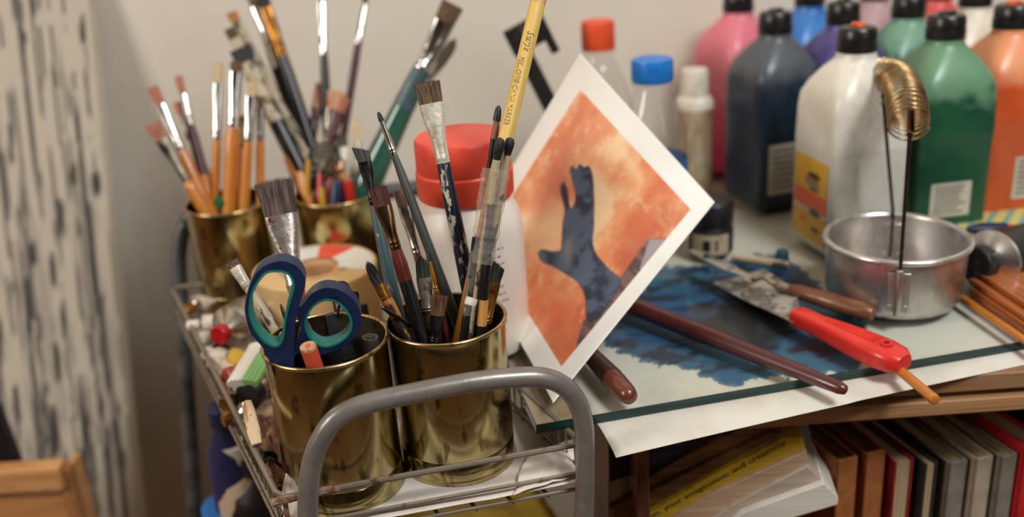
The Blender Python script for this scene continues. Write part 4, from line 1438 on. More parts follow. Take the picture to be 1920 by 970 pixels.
def shape(pts, soft=1.6, wobble=2.0):
    return sstep(-soft, soft, inside_dist(qx + (nb - .5) * wobble, qy + (na - .5) * wobble, np.array(smooth_loop(pts, 4))))


brown = sstep(-1.5, 1.5, inside_dist(qx, qy, np.array([(1215, 449), (1262, 448), (1400, 400), (1300, 700), (1060, 760), (1062, 702), (1083, 640), (1094, 604), (1150, 540)])))
cb = np.array(srgb(126, 96, 88)) + (np.array(srgb(92, 66, 62)) - np.array(srgb(126, 96, 88))) * sstep(0.4, 0.65, vnoise((qx - qy) / 16, (qx + qy) / 60, 15, 3))[:, None]
oc = oc + (cb - oc) * brown[:, None]
pale = sstep(-1.5, 1.5, inside_dist(qx, qy, np.array([(1218, 450), (1252, 450), (1206, 510), (1200, 505)])))
oc = oc + (np.array(srgb(164, 150, 152)) - oc) * pale[:, None]
hand = shape([(1070, 318), (1074, 312), (1082, 318), (1088, 308), (1096, 314), (1104, 312), (1111, 326), (1114, 360), (1114, 420), (1112, 455), (1120, 480), (1142, 505), (1162, 524), (1158, 545),
              (1142, 570), (1128, 590), (1112, 606), (1100, 596), (1098, 560), (1084, 530), (1062, 515), (1040, 502), (1018, 492), (1010, 478), (1016, 468), (1034, 472), (1052, 470), (1054, 450),
              (1056, 420), (1060, 395), (1052, 360), (1054, 344), (1062, 346), (1068, 380), (1072, 392), (1080, 375), (1076, 345)], 1.6)
hn = vnoise(qx / 22, qy / 22, 17, 4)
ch = np.array(srgb(78, 92, 112)) + (np.array(srgb(40, 48, 64)) - np.array(srgb(78, 92, 112))) * sstep(0.4, 0.68, hn)[:, None]
ch = ch + (np.array(srgb(140, 136, 130)) - ch) * (np.exp(-(((qx - 1066) / 10) ** 2 + ((qy - 470) / 26) ** 2)) * 0.6)[:, None]
dist_edge = sstep(0.95, 0.5, hand)
oc = oc + (ch - oc) * hand[:, None]
rim_ = np.clip(hand * (1 - hand) * 4, 0, 1)
oc = oc + (np.array(srgb(34, 34, 40)) - oc) * (rim_ * 0.7)[:, None]
bw = np.array(srgb(240, 236, 226))
oc = np.where(wmask[:, None], bw + (np.array(srgb(228, 216, 200)) - bw) * (sstep(0.6, 0.8, nc) * 0.4)[:, None], oc)
color_attr(card, oc)

# ================================================================== BLACK CLAMP behind
ka, kb = ony(962, 60, 0.90), ony(1028, 190, 0.90)
kd = Vector(kb - ka)
Mk = frame(kb + np.array(kd.normalized()) * 0.10, -kd)
Lk = kd.length + 0.10
cl = thing('black_clamp', 'black metal bar with a crosspiece leaning behind the yellow marker', 'clamp', M=Mk)
mb = MB()
mb.box((-0.0075, -0.003, 0), (0.0075, 0.003, Lk))
part('bar', mb, BLACK, cl, bevel=0.001)
mb = MB()
mb.box((-0.0085, -0.005, Lk - 0.020), (0.030, 0.005, Lk + 0.004))
mb.box((0.022, -0.004, Lk - 0.034), (0.030, 0.004, Lk - 0.020))
part('crosspiece', mb, BLACK, cl, bevel=0.0012)
mb = MB()
mb.box((0.006, -0.0058, Lk - 0.018), (0.011, -0.005, Lk + 0.002))
part('worn_strip', mb, MATS['silver'](), cl)

# ================================================================== CLEAR BOTTLES
CLEAR = clear_mat('pet_clear', (0.95, 0.95, 0.94), 0.035, 0.08, 0.5)


def clear_bottle(name, label, neck_px, y, zbase, r, capr, caph, capm, shoulder, band=None, group=None):
    nk = ony(*neck_px, y)
    h = nk[2] - zbase
    t = thing(name, label, 'bottle', loc=(nk[0], nk[1], zbase), group=group)
    mb = MB()
    pr = [(r * 0.8, 0), (r * 0.97, 0.004), (r, 0.010)]
    for k in range(1, 5):
        z = 0.010 + (h - shoulder - 0.014) * k / 5
        pr += [(r, z - 0.003), (r * 0.965, z), (r, z + 0.003)]
    for q in np.linspace(0, 1, 8):
        pr.append((r + (capr * 0.86 - r) * (q ** 1.7), h - shoulder + (shoulder - 0.006) * q))
    pr += [(capr * 0.84, h - 0.004), (capr * 1.05, h - 0.003), (capr * 1.05, h - 0.001), (capr * 0.84, h)]
    mb.lathe(pr, 40)
    part('bottle_body', mb, CLEAR, t, smooth=50)
    mb = MB()
    n = 48
    rs = []
    for rr, z in ((capr * 0.97, h + 0.0005), (capr, h + 0.0015), (capr, h + caph * 0.85), (capr * 0.96, h + caph * 0.97), (capr * 0.85, h + caph)):
        rs.append([((rr * (1 + (0.012 if k % 2 else -0.012) * (1 if z < h + caph * 0.9 else 0))) * math.cos(2 * math.pi * k / n), (rr * (1 + (0.012 if k % 2 else -0.012) * (1 if z < h + caph * 0.9 else 0))) * math.sin(2 * math.pi * k / n), z) for k in range(n)])
    mb.rings(rs)
    part('bottle_cap', mb, capm, t, smooth=50)
    if band:
        mb = MB()
        mb.lathe([(r + 0.0003, h * band[0]), (r + 0.0003, h * band[1])], 40, cap0=False, cap1=False)
        part('label_band', mb, band[2], t, smooth=50)
    return t


clear_bottle('water_bottle', 'clear plastic bottle with an orange red cap behind the top of the card', (1122, 93), 0.93, GL, 0.031, 0.0155, 0.027, pm('cap_orange', srgb(236, 88, 48), 0.4, layers=[(srgb(222, 74, 38), (90, 90, 90), 0.55, 0.15)]), 0.06, group='clear plastic bottles behind the card')
clear_bottle('water_bottle', 'clear plastic bottle with a bright blue cap right behind the card', (1223, 153), 0.815, GL, 0.0285, 0.0172, 0.0195, pm('cap_blue', srgb(30, 124, 208), 0.35, layers=[(srgb(24, 108, 190), (90, 90, 90), 0.55, 0.15)]), 0.052,
             band=(0.30, 0.56, pm('label_blue', srgb(44, 110, 170), 0.45, layers=[(srgb(28, 78, 132), (60, 60, 30), 0.55, 0.1)])), group='clear plastic bottles behind the card')

# small tan squeeze bottle with white top
tb_ = ony(1302, 205, 0.94)
t = thing('squeeze_bottle', 'small tan stained bottle with a white flip top beside the pink paint', 'bottle', loc=(tb_[0], tb_[1], GL))
hz = tb_[2] - GL
mb = MB()
mb.lathe([(0.0155, 0), (0.0168, 0.002), (0.0168, hz - 0.012), (0.0176, hz - 0.006), (0.0178, hz + 0.002)], 36)
part('bottle_body', mb, pm('tan_bottle', srgb(164, 138, 106), 0.45, layers=[(srgb(124, 94, 66), (70, 70, 40), 0.54, 0.08), (srgb(186, 170, 146), (60, 60, 30), 0.55, 0.1)]), t, smooth=50)
mb = MB()
OFFW = pm('off_white_plastic', srgb(216, 206, 190), 0.45, layers=[(srgb(198, 184, 164), (60, 60, 60), 0.58, 0.1)])
mb.lathe([(0.0178, hz + 0.002), (0.0180, hz + 0.008), (0.0150, hz + 0.013), (0.0130, hz + 0.014), (0.0128, hz + 0.036), (0.0118, hz + 0.039), (0.006, hz + 0.040)], 36)
part('flip_top', mb, OFFW, t, smooth=40)

# small black jar
jp = onz(1332, 470, GL)
t = thing('ink_jar', 'small squat jar with a black lid and cream label beside the navy paint bottle', 'jar', loc=jp, rz=-0.2)
mb = MB()
mb.lathe([(0.0175, 0), (0.0192, 0.002), (0.0192, 0.022), (0.017, 0.026), (0.016, 0.028)], 36)
part('jar_body', mb, BLACK, t, smooth=40)
mb = MB()
mb.lathe([(0.0185, 0.0265), (0.0190, 0.0275), (0.0190, 0.045), (0.0176, 0.0468), (0, 0.0468)], 36, cap1=False)
part('lid', mb, BLACK, t, smooth=40)
mb = MB()
for i in range(16):
    a0, a1 = -0.9 + i * 0.11, -0.9 + (i + 1) * 0.11
    for (z0, z1, mi) in ((0.003, 0.0065, 0), (0.0065, 0.016, 1 if i in (5, 6, 7, 10) else 0), (0.016, 0.021, 0)):
        mb.add([(0.0194 * math.sin(a), -0.0194 * math.cos(a), z) for a, z in ((a0, z0), (a1, z0), (a1, z1), (a0, z1))], [(0, 1, 2, 3)], mi)
part('jar_label', mb, [pm('label_cream', srgb(190, 172, 140), 0.6, layers=[(srgb(160, 138, 104), (200, 200, 200), 0.6, 0.08)]), BLACK], t, smooth=0)

# ================================================================== PAINT BOTTLES
CAPB = pm('cap_black', srgb(24, 23, 23), 0.32, layers=[(srgb(40, 38, 37), (120, 120, 120), 0.6, 0.1)])
LABP = pm('label_paper', srgb(206, 196, 180), 0.6, layers=[(srgb(190, 178, 160), (40, 40, 40), 0.55, 0.15)])
LINE = pm('label_line', srgb(96, 90, 86), 0.6, layers=[(srgb(70, 64, 62), (900, 300, 900), 0.5, 0.1)])
ORBLOT = pm('orange_blot', srgb(224, 96, 36), 0.5, layers=[(srgb(200, 74, 26), (200, 200, 200), 0.55, 0.1)])


def paint_bottle(label, neck_px, zn, col, hw=0.0335, yaw=0.5, labels=(), capblot=False, rough=0.35, group='ready-mixed paint bottles at the back of the table', yy_=None):
    p = onz(*neck_px, GL + zn) if yy_ is None else ony(*neck_px, yy_)
    H_ = p[2] - GL
    t = thing('paint_bottle', label, 'paint bottle', loc=(p[0], p[1], GL), rz=yaw, group=group)
    w = hw
    mb = MB()
    mb.loft([(0, w * .86, w * .86, 7), (0.002, w * .95, w * .95, 8), (0.006, w, w, 9), (H_ * .52, w, w, 9), (H_ * .535, w * 1.02, w * 1.02, 8), (H_ * .555, w * 1.028, w * 1.028, 7.5), (H_ * .60, w * 1.028, w * 1.028, 7),
             (H_ * .72, w * 1.02, w * 1.02, 6.5), (H_ * .79, w * .99, w * .99, 6), (H_ * .85, w * .86, w * .86, 5), (H_ * .92, w * .64, w * .64, 3.4), (H_ * .96, w * .50, w * .50, 2.1), (H_ * .975, w * .45, w * .45, 2), (H_, w * .45, w * .45, 2)], 64)
    part('bottle_body', mb, col, t, smooth=50)
    mb = MB()
    cr = w * .435
    hc = H_ - 0.001
    mb.lathe([(cr * 1.02, hc), (cr * 1.06, hc + 0.001), (cr * 1.06, hc + 0.009), (cr * 1.0, hc + 0.0095), (cr * 1.0, hc + 0.0105), (cr * 1.03, hc + 0.011), (cr * 1.0, hc + 0.0175), (cr * .9, hc + 0.0195), (cr * .4, hc + 0.0205)], 40)
    cp_ = part('flip_cap', mb, CAPB, t, smooth=40)
    mb = MB()
    mb.loft([(hc + 0.0195, cr * .5, cr * .28, 3), (hc + 0.0225, cr * .45, cr * .24, 3)], 20)
    part('cap_tab', mb, ORBLOT if capblot else CAPB, cp_)
    for (fa, x0, x1, z0, z1, kind) in labels:
        R = Matrix.Rotation(fa, 4, 'Z')
        mb = MB()
        y = -w - 0.0003

        def rq(a, b, c, d, mi, oy=0.0):
            mb.add([R @ Vector(v) for v in ((a, y - oy, c), (b, y - oy, c), (b, y - oy, d), (a, y - oy, d))], [(0, 1, 2, 3)], mi)
        if kind == 'print':
            rq(x0, x1, z0, z1, 0)
            nz_ = 7
            rg = random.Random(int(x0 * 1e5) + int(p[0] * 1e4))
            for k in range(nz_):
                zz = z1 - (z1 - z0) * (k + 1) / (nz_ + 1)
                rq(x0 + (x1 - x0) * 0.1, x0 + (x1 - x0) * rg.uniform(0.6, 0.9), zz - (z1 - z0) * 0.02, zz + (z1 - z0) * 0.025, 1, 0.0001)
            part('printed_label', mb, [LABP, LINE], t, smooth=0)
        else:
            hh = z1 - z0
            rq(x0, x1, z0 + hh * 0.60, z1, 0)
            rq(x0, x1, z0 + hh * 0.38, z0 + hh * 0.60, 1)
            rq(x0, x1, z0, z0 + hh * 0.34, 0)
            cx = (x0 + x1) / 2
            for (ex, ez, rx, rz_, mi) in ((0.1, 0.80, 0.2, 0.030, 2), (0.05, 0.75, 0.24, 0.020, 3), (0.05, 0.70, 0.26, 0.026, 4), (0.12, 0.64, 0.15, 0.016, 2), (0.16, 0.36, 0.17, 0.038, 5), (-0.2, 0.22, 0.11, 0.022, 1), (0.2, 0.16, 0.13, 0.02, 2)):
                xs_, zs_ = cx + ex * (x1 - x0), z0 + ez * hh
                vs = [R @ Vector((xs_ + rx * (x1 - x0) * math.cos(a), y - 0.0001, zs_ + rz_ * hh * math.sin(a) * 1.3)) for a in np.linspace(0, 2 * math.pi, 14, endpoint=False)]
                mb.add(vs, [tuple(range(14))], mi)
            part('front_label', mb, [pm('lab_yellow', srgb(232, 182, 52), 0.5, layers=[(srgb(222, 166, 40), (90, 90, 90), 0.55, 0.15)]), pm('lab_orange', srgb(240, 110, 56), 0.5, layers=[(srgb(232, 96, 44), (90, 90, 90), 0.55, 0.15)]),
                                      pm('lab_dark', srgb(60, 50, 48), 0.5, layers=[(srgb(40, 36, 40), (90, 90, 90), 0.55, 0.15)]), pm('lab_brown', srgb(196, 110, 40), 0.5, layers=[(srgb(170, 90, 34), (90, 90, 90), 0.55, 0.15)]),
                                      pm('lab_grey', srgb(150, 140, 120), 0.5, layers=[(srgb(120, 110, 96), (90, 90, 90), 0.55, 0.15)]), pm('lab_teal', srgb(44, 92, 96), 0.5, layers=[(srgb(34, 76, 82), (90, 90, 90), 0.55, 0.15)])], t, smooth=0)
    return t


def level(m, z, soft, col):
    """empty upper part of a translucent bottle above its paint"""
    nt = m.node_tree
    N, L = nt.nodes, nt.links
    b = N['Principled BSDF']
    src = b.inputs['Base Color'].links[0].from_socket
    tc = N.new('ShaderNodeTexCoord')
    sp = N.new('ShaderNodeSeparateXYZ')
    L.new(tc.outputs['Object'], sp.inputs[0])
    nz = N.new('ShaderNodeTexNoise')
    nz.inputs['Scale'].default_value = 45
    L.new(tc.outputs['Object'], nz.inputs['Vector'])
    ma = N.new('ShaderNodeMath')
    ma.operation = 'MULTIPLY_ADD'
    ma.inputs[1].default_value = 0.05
    L.new(nz.outputs['Fac'], ma.inputs[0])
    L.new(sp.outputs['Z'], ma.inputs[2])
    mr = N.new('ShaderNodeMapRange')
    mr.interpolation_type = 'SMOOTHSTEP'
    mr.inputs['From Min'].default_value = z + 0.025 - soft
    mr.inputs['From Max'].default_value = z + 0.025 + soft
    L.new(ma.outputs[0], mr.inputs['Value'])
    mx = N.new('ShaderNodeMix')
    mx.data_type = 'RGBA'
    L.new(mr.outputs[0], mx.inputs[0])
    L.new(src, mx.inputs[6])
    mx.inputs[7].default_value = (*srgb(*col), 1)
    L.new(mx.outputs[2], b.inputs['Base Color'])
    return m


def pcol(name, a, b, sc=(26, 26, 26), th=0.52, c=None):
    ly = [(srgb(*b), sc, th, 0.14)]
    if c:
        ly.append((srgb(*c), (40, 40, 18), 0.62, 0.06))
    return pm(name, srgb(*a), 0.34, layers=ly, sub=0.06)


ZN = 0.165
paint_bottle('large white paint bottle with a yellow and orange label, standing in front of the others', (1606, 94), ZN, pcol('paint_white', (232, 226, 214), (222, 214, 198), c=(206, 198, 180)), 0.0345, -1.36,
             labels=[(-0.001, 0, 0, 0, 0, 'x')][:0] + [(-0.0 - math.pi / 2 * 0 - 0.0, -0.026, 0.026, 0.008, 0.080, 'brand')], capblot=True)
paint_bottle('navy blue paint bottle with a white printed label, beside the small black jar', (1453, 60), ZN - 0.004, level(pcol('paint_navy', (30, 44, 62), (24, 38, 56), c=(46, 54, 64)), 0.125, 0.014, (84, 88, 94)), 0.0340, 0.30, labels=[(0.0, -0.024, 0.018, 0.016, 0.064, 'print')])
paint_bottle('tall green paint bottle right of the coiled spring', (1772, 70), ZN, level(pcol('paint_green', (34, 88, 60), (24, 74, 56), c=(54, 100, 76)), 0.122, 0.010, (104, 146, 112)), 0.0345, 0.12, labels=[(0.0, -0.020, 0.016, 0.020, 0.050, 'print')])
paint_bottle('orange paint bottle at the right edge of the photo', (1897, 50), ZN, level(pcol('paint_orange', (222, 98, 50), (214, 86, 40)), 0.128, 0.012, (230, 150, 104)), 0.0345, 0.10, labels=[(0.0, -0.004, 0.034, 0.022, 0.060, 'print')], capblot=True)
paint_bottle('pink paint bottle left of the navy one', (1384, 20), ZN, level(pcol('paint_pink', (166, 36, 72), (150, 28, 64), (14, 14, 14)), 0.095, 0.03, (222, 122, 136)), 0.0345, 0.45)
paint_bottle('bright blue paint bottle half hidden behind the navy and purple ones', (1518, 8), ZN, pcol('paint_blue', (64, 128, 196), (46, 104, 176)), 0.0340, 0.3)
paint_bottle('purple paint bottle between the navy and white ones', (1580, 42), ZN, pcol('paint_purple', (92, 82, 140), (74, 62, 120)), 0.0335, 0.3)
paint_bottle('pale sea green paint bottle behind the spring and the green bottle', (1703, 30), ZN, level(pcol('paint_seagreen', (50, 104, 90), (40, 92, 82)), 0.14, 0.01, (116, 156, 132)), 0.0340, 0.2)
paint_bottle('dusty lilac paint bottle in the back row behind the white one', (1640, -2), ZN, pcol('paint_lilac', (182, 152, 152), (166, 134, 138)), 0.0330, 0.3)
paint_bottle('coral red paint bottle in the back row behind the green one', (1757, -4), ZN, pcol('paint_coral', (214, 86, 82), (196, 66, 66)), 0.0330, 0.2)
paint_bottle('cream paint bottle between the green and orange ones', (1828, 10), ZN, pcol('paint_cream', (226, 214, 198), (212, 198, 178)), 0.0335, 0.2)

# ================================================================== BRUSH WASHER POT WITH SPRING
ppx = onz(1672, 553, GL)
pot = thing('brush_washer', 'aluminium brush washing pot with a brass coil spring holder on wires', 'brush washer', loc=ppx, rz=0.0)
ALU = pm('aluminium', srgb(204, 198, 194), 0.34, 0.9, layers=[(srgb(170, 160, 154), (40, 40, 30), 0.56, 0.12), (srgb(226, 220, 212), (120, 120, 60), 0.68, 0.04)], bump=0.06, bscale=(120, 120, 120))
RP, HP = 0.0500, 0.046
mb = MB()
mb.lathe([(RP * .86, 0), (RP * .93, 0.0015), (RP * .975, 0.007), (RP, HP - 0.002), (RP + 0.0012, HP - 0.0012), (RP + 0.0016, HP), (RP + 0.0010, HP + 0.0014), (RP - 0.0006, HP + 0.0012), (RP - 0.0014, HP - 0.001), (RP * .945, 0.009), (RP * .88, 0.0035), (0, 0.003)], 72, cap1=False)
part('pot', mb, ALU, pot, smooth=45)
mb = MB()
mb.lathe([(RP + 0.0006, HP - 0.0018), (RP + 0.0026, HP - 0.0012), (RP + 0.0030, HP + 0.0012), (RP + 0.0008, HP + 0.0028), (RP - 0.0014, HP + 0.0020), (RP - 0.0018, HP)], 72, cap0=False, cap1=False)
part('rolled_rim', mb, pm('aluminium_rim', srgb(222, 216, 210), 0.3, 0.8, layers=[(srgb(196, 190, 184), (60, 60, 60), 0.55, 0.12)]), pot, smooth=80)
# where the two wires stand: front clip at photo (1690, 510), back clip at (1650, 400)
fr_ = Vector(onz(1691, 512, GL + HP)) - Vector(ppx)
fa = math.atan2(fr_.y, fr_.x)
fpos = Vector((math.cos(fa), math.sin(fa), 0)) * (RP + 0.0022)
bpos = -Vector((math.cos(fa), math.sin(fa), 0)) * (RP - 0.002)
for nm, pp, sgn in (('front_clip', fpos, 1), ('back_clip', bpos, 1)):
    Rz = Matrix.Rotation(math.atan2(pp.y, pp.x) + math.pi / 2, 4, 'Z')
    mb = MB()
    v0 = len(mb.v)
    mb.box((-0.0075, -0.0008, 0.010), (0.0075, 0.0006, HP - 0.006))
    mb.tube([(0, -0.0016, 0.008), (0, -0.0016, HP - 0.003)], 0.0026, 10)
    for dx in (-0.0085, 0.0085):
        mb.tube([(dx * 0.62, -0.0012, 0.014), (dx * 0.62, 0.0012, 0.014)], 0.0018, 10)
    mb.v = [tuple(Rz @ Vector(v) + pp) for v in mb.v]
    part('wire_clip', mb, ALU, pot, smooth=40, bevel=0.0004)
WIRED = pm('dark_wire', srgb(62, 54, 48), 0.4, 0.8, layers=[(srgb(90, 74, 60), (200, 200, 200), 0.6, 0.1)])
ztop1 = Vector(ony(1706, 248, ppx[1] + fpos.y)) - Vector(ppx)
ztop2 = Vector(ony(1655, 175, ppx[1] + bpos.y)) - Vector(ppx)
for pp, zt in ((fpos, ztop1), (bpos, ztop2)):
    mb = MB()
    mb.tube([pp + Vector((0, 0, 0.012)), pp + Vector((0, 0, HP)), Vector((zt.x, pp.y, zt.z))], 0.0013, 10)
    part('wire_upright', mb, WIRED, pot, smooth=60)
# spring: a helix along a drooping arch
arch = [D(1703, 236, depth(ppx + np.array(fpos)) - 0.002), D(1700, 195, depth(ppx + np.array(fpos)) + 0.016), D(1684, 153, depth(ppx) + 0.012), D(1662, 142, depth(ppx) + 0.034), D(1650, 150, depth(ppx + np.array(bpos)) + 0.004)]
arch = [np.array(a) - ppx for a in arch]
ap = [Vector(p) for p in smooth_path([tuple(a) for a in arch], 120)]
turns, rS = 23, 0.0138
acc = [0.0]
for a, b in zip(ap, ap[1:]):
    acc.append(acc[-1] + (b - a).length)
upx = Vector((1, 0, 0))
hp_ = []
NS = turns * 22
for i in range(NS + 1):
    s_ = acc[-1] * i / NS
    k = min(int(np.searchsorted(acc, s_)), len(ap) - 2)
    k = max(k, 1)
    tn = (ap[k + 1] - ap[k - 1]).normalized()
    a = (upx - tn * upx.dot(tn)).normalized()
    b = tn.cross(a)
    th = 2 * math.pi * turns * i / NS
    f_ = (s_ - acc[k - 1]) / max(acc[k] - acc[k - 1], 1e-9)
    c_ = ap[k - 1].lerp(ap[k], min(max(f_, 0), 1))
    hp_.append(c_ + (a * math.cos(th) + b * math.sin(th)) * rS)
mb = MB()
mb.tube(hp_, 0.00085, 6)
part('coil_spring', mb, pm('brass_wire', srgb(196, 168, 124), 0.25, 1.0, layers=[(srgb(150, 118, 76), (90, 90, 90), 0.55, 0.12)]), pot, smooth=80)
mb = MB()
sl = ap[0]
mb.tube([sl + Vector((0.0, -0.002, 0.012)), sl + Vector((0.001, -0.003, -0.006)), Vector((ztop1.x, fpos.y, ztop1.z - 0.002))], [0.0022, 0.003, 0.002], 10)
part('spring_hook', mb, MATS['bronze'](), pot, smooth=50)

# ================================================================== RIGHT SIDE: striped packet, paint tube, wooden block, dowel
s0 = [onz(1706, 405, GL + 0.012), onz(1800, 365, GL + 0.012), onz(2010, 372, GL + 0.012), onz(1990, 440, GL + 0.012), onz(1815, 452, GL + 0.012)]
s0 = [s0[0], s0[1] + np.array([0.0, 0.03, 0]), s0[2] + np.array([0, 0.03, 0]), s0[3], s0[4]]
sc0 = np.mean(s0, axis=0)
ol = [(p[0] - sc0[0], p[1] - sc0[1]) for p in s0]
STR = bpy.data.materials.new('striped_card')
STR.use_nodes = True
nt = STR.node_tree
tc = nt.nodes.new('ShaderNodeTexCoord')
mp = nt.nodes.new('ShaderNodeMapping')
mp.inputs['Rotation'].default_value = (0, 0, math.radians(35))
wv = nt.nodes.new('ShaderNodeTexWave')
wv.inputs['Scale'].default_value = 26
wv.inputs['Distortion'].default_value = 0.3
cr_ = nt.nodes.new('ShaderNodeValToRGB')
cr_.color_ramp.interpolation = 'CONSTANT'
cr_.color_ramp.elements[0].color = (*srgb(206, 196, 112), 1)
cr_.color_ramp.elements[1].color = (*srgb(112, 168, 160), 1)
cr_.color_ramp.elements[1].position = 0.62
e_ = cr_.color_ramp.elements.new(0.36)
e_.color = (*srgb(226, 190, 84), 1)
nt.links.new(tc.outputs['Object'], mp.inputs[0])
nt.links.new(mp.outputs[0], wv.inputs[0])
nt.links.new(wv.outputs[0], cr_.inputs[0])
nt.links.new(cr_.outputs[0], nt.nodes['Principled BSDF'].inputs['Base Color'])
nt.nodes['Principled BSDF'].inputs['Roughness'].default_value = 0.5
mb = MB()
mb.plate(ol, [], lambda p, d: (p[0], p[1], d), 0.012)
solo('striped_packet', mb, STR, 'flat packet with yellow and turquoise stripes in front of the orange bottle', 'packet', loc=sc0 - np.array([0, 0, 0.006]), bevel=0.0015)
# wooden block (lower right)
w0 = onz(1800, 552, GL)
WBLK = pm('red_brown_wood', srgb(168, 92, 46), 0.4, coat=0.3, layers=[(srgb(136, 66, 32), (20, 160, 160), 0.54, 0.1), (srgb(190, 116, 62), (14, 120, 200), 0.64, 0.06)])
va, vb = Vector(onz(1925, 640, GL)) - Vector(w0), Vector((0.05, 0.055, 0))
va.z = 0
wbt = thing('wooden_block', 'red brown grooved wooden block under the black paint tube', 'wooden block', loc=w0, rz=math.atan2(va.y, va.x))
LW = 0.13
mb = MB()
mb.box((0.008, 0.002, 0), (LW, 0.05, 0.009))
part('base', mb, WBLK, wbt, bevel=0.001)
mb = MB()
mb.box((0.002, 0.004, 0.009), (LW, 0.05, 0.0135))
part('tray_lip', mb, WBLK, wbt, bevel=0.001)
mb = MB()
mb.box((0.0, 0.010, 0.0135), (LW * 0.98, 0.05, 0.018))
part('top_slat', mb, WBLK, wbt, bevel=0.001)
# black paint tube lying on the block
ta_, tb2 = D(1832, 496, 0.742), D(1900, 480, 0.765)
dT = Vector(tb2 - ta_).normalized()
Mt_ = frame(ta_, dT, twist=0)
tu = thing('paint_tube', 'large black paint tube with a silver shoulder and black cap at the right edge', 'paint tube', M=Mt_)
mb = MB()
mb.lathe([(0.0130, -0.004), (0.0145, -0.002), (0.0145, 0.007), (0.0125, 0.0085)], 10)
part('tube_cap', mb, pm('cap_grubby', srgb(28, 27, 27), 0.45, layers=[(srgb(64, 60, 56), (160, 160, 160), 0.62, 0.05)], bump=0.4, bscale=(200, 200, 200)), tu, smooth=30, bevel=0.001)
mb = MB()
mb.lathe([(0.0080, 0.008), (0.0088, 0.010), (0.0222, 0.0155), (0.0236, 0.0170), (0.0232, 0.0185)], 40)
part('tube_shoulder', mb, pm('tube_silver', srgb(216, 214, 210), 0.28, 0.95, layers=[(srgb(180, 176, 170), (90, 90, 90), 0.58, 0.1)]), tu, smooth=40)
mb = MB()
mb.loft([(0.0180, 0.0230, 0.0230, 2), (0.05, 0.0230, 0.0215, 2), (0.10, 0.0230, 0.0130, 2), (0.135, 0.0222, 0.003, 2.5), (0.14, 0.0222, 0.0012, 3)], 40)
part('tube_body', mb, BLACK, tu, smooth=50)
# dark blue plastic wedge with red and white marks above the tube
kw = D(1812, 430, 0.80)
kt = thing('spatula', 'dark blue spatula with a red band and white blade lying over the black tube', 'spatula', M=frame(kw, Vector(D(1915, 436, 0.775) - kw)))
mb = MB()
mb.loft([(0, 0.002, 0.0015, 2), (0.010, 0.006, 0.003, 2.4), (0.028, 0.0072, 0.0036, 2.6), (0.031, 0.006, 0.003, 2.6)], 20)
part('handle', mb, MATS['blueh'](), kt, smooth=50)
mb = MB()
mb.loft([(0.030, 0.0062, 0.0031, 2.4), (0.036, 0.0058, 0.0030, 2.4)], 20)
part('red_band', mb, MATS['redhandle'](), kt, smooth=50)
mb = MB()
mb.loft([(0.036, 0.0055, 0.0028, 2.4), (0.060, 0.0080, 0.0016, 3), (0.085, 0.0080, 0.0012, 3)], 20)
part('white_blade', mb, pm('white_blade_plastic', srgb(226, 218, 206), 0.4, layers=[(srgb(200, 186, 170), (90, 90, 90), 0.58, 0.1)]), kt, smooth=50)


def lay_rod(name, label, cat, a, b, za, zb, prof, mats_, parts_, flat=1.0, group=None):
    """tool lying on the glass from pixel a to pixel b; parts_: (name, material index, [(fraction, half width px, flat)])"""
    A, B = Vector(onz(*a, za)), Vector(onz(*b, zb))
    M = frame(A, B - A, toward=tuple(A + Vector((0, 0, 1))))
    t = thing(name, label, cat, M=M, group=group)
    Lr = (B - A).length
    return t, Lr, depth(np.array(A)) / FPX, depth(np.array(B)) / FPX


# orange dowel by the block
t, Lr, m0, m1 = lay_rod('wooden_dowel', 'thin orange wooden stick lying in front of the wooden block', 'stick', (1795, 553), (1945, 655), GL + 0.0032, GL + 0.0032, 0, 0, 0)
mb = MB()
mb.lathe([(0.0024, 0), (0.0028, 0.001), (0.0028, Lr)], 14)
part('shaft', mb, MATS['orange'](), t, smooth=50)

# dark red brush handle lying on the blue painting
t, Lr, m0, m1 = lay_rod('paintbrush', 'long dark red brush handle lying across the blue painting, pointing to the lower right', 'paintbrush', (1150, 560), (1588, 733), GL + 0.0075, GL + 0.0042, 0, 0, 0)
mb = MB()
mb.lathe([(0.0060, 0.0), (0.0066, 0.006), (0.0070, Lr * .15), (0.0068, Lr * .45), (0.0056, Lr * .72), (0.0046, Lr * .9), (0.0042, Lr * .975), (0.0030, Lr * .995), (0.001, Lr)], 24)
part('handle', mb, pm('dark_red_lacquer', srgb(100, 44, 42), 0.35, coat=0.4, layers=[(srgb(74, 32, 34), (90, 90, 14), 0.52, 0.12), (srgb(150, 96, 88), (220, 220, 60), 0.72, 0.03)]), t, smooth=60)
mb = MB()
mb.lathe([(0.0030, -0.045), (0.0058, -0.040), (0.0062, -0.002), (0.0062, 0.004)], 24)
part('ferrule', mb, MATS['silver'](), t, smooth=60)
bm_ = bristle_mesh(0.03, 0.003, 0.004, 0.003, 'flat', 30, random.Random(5), 1.0, 0, 0.0003)
bm_.v = [(v[0], v[1], -0.044 - v[2]) for v in bm_.v]
part('bristles', bm_, brm('black'), t, smooth=0)

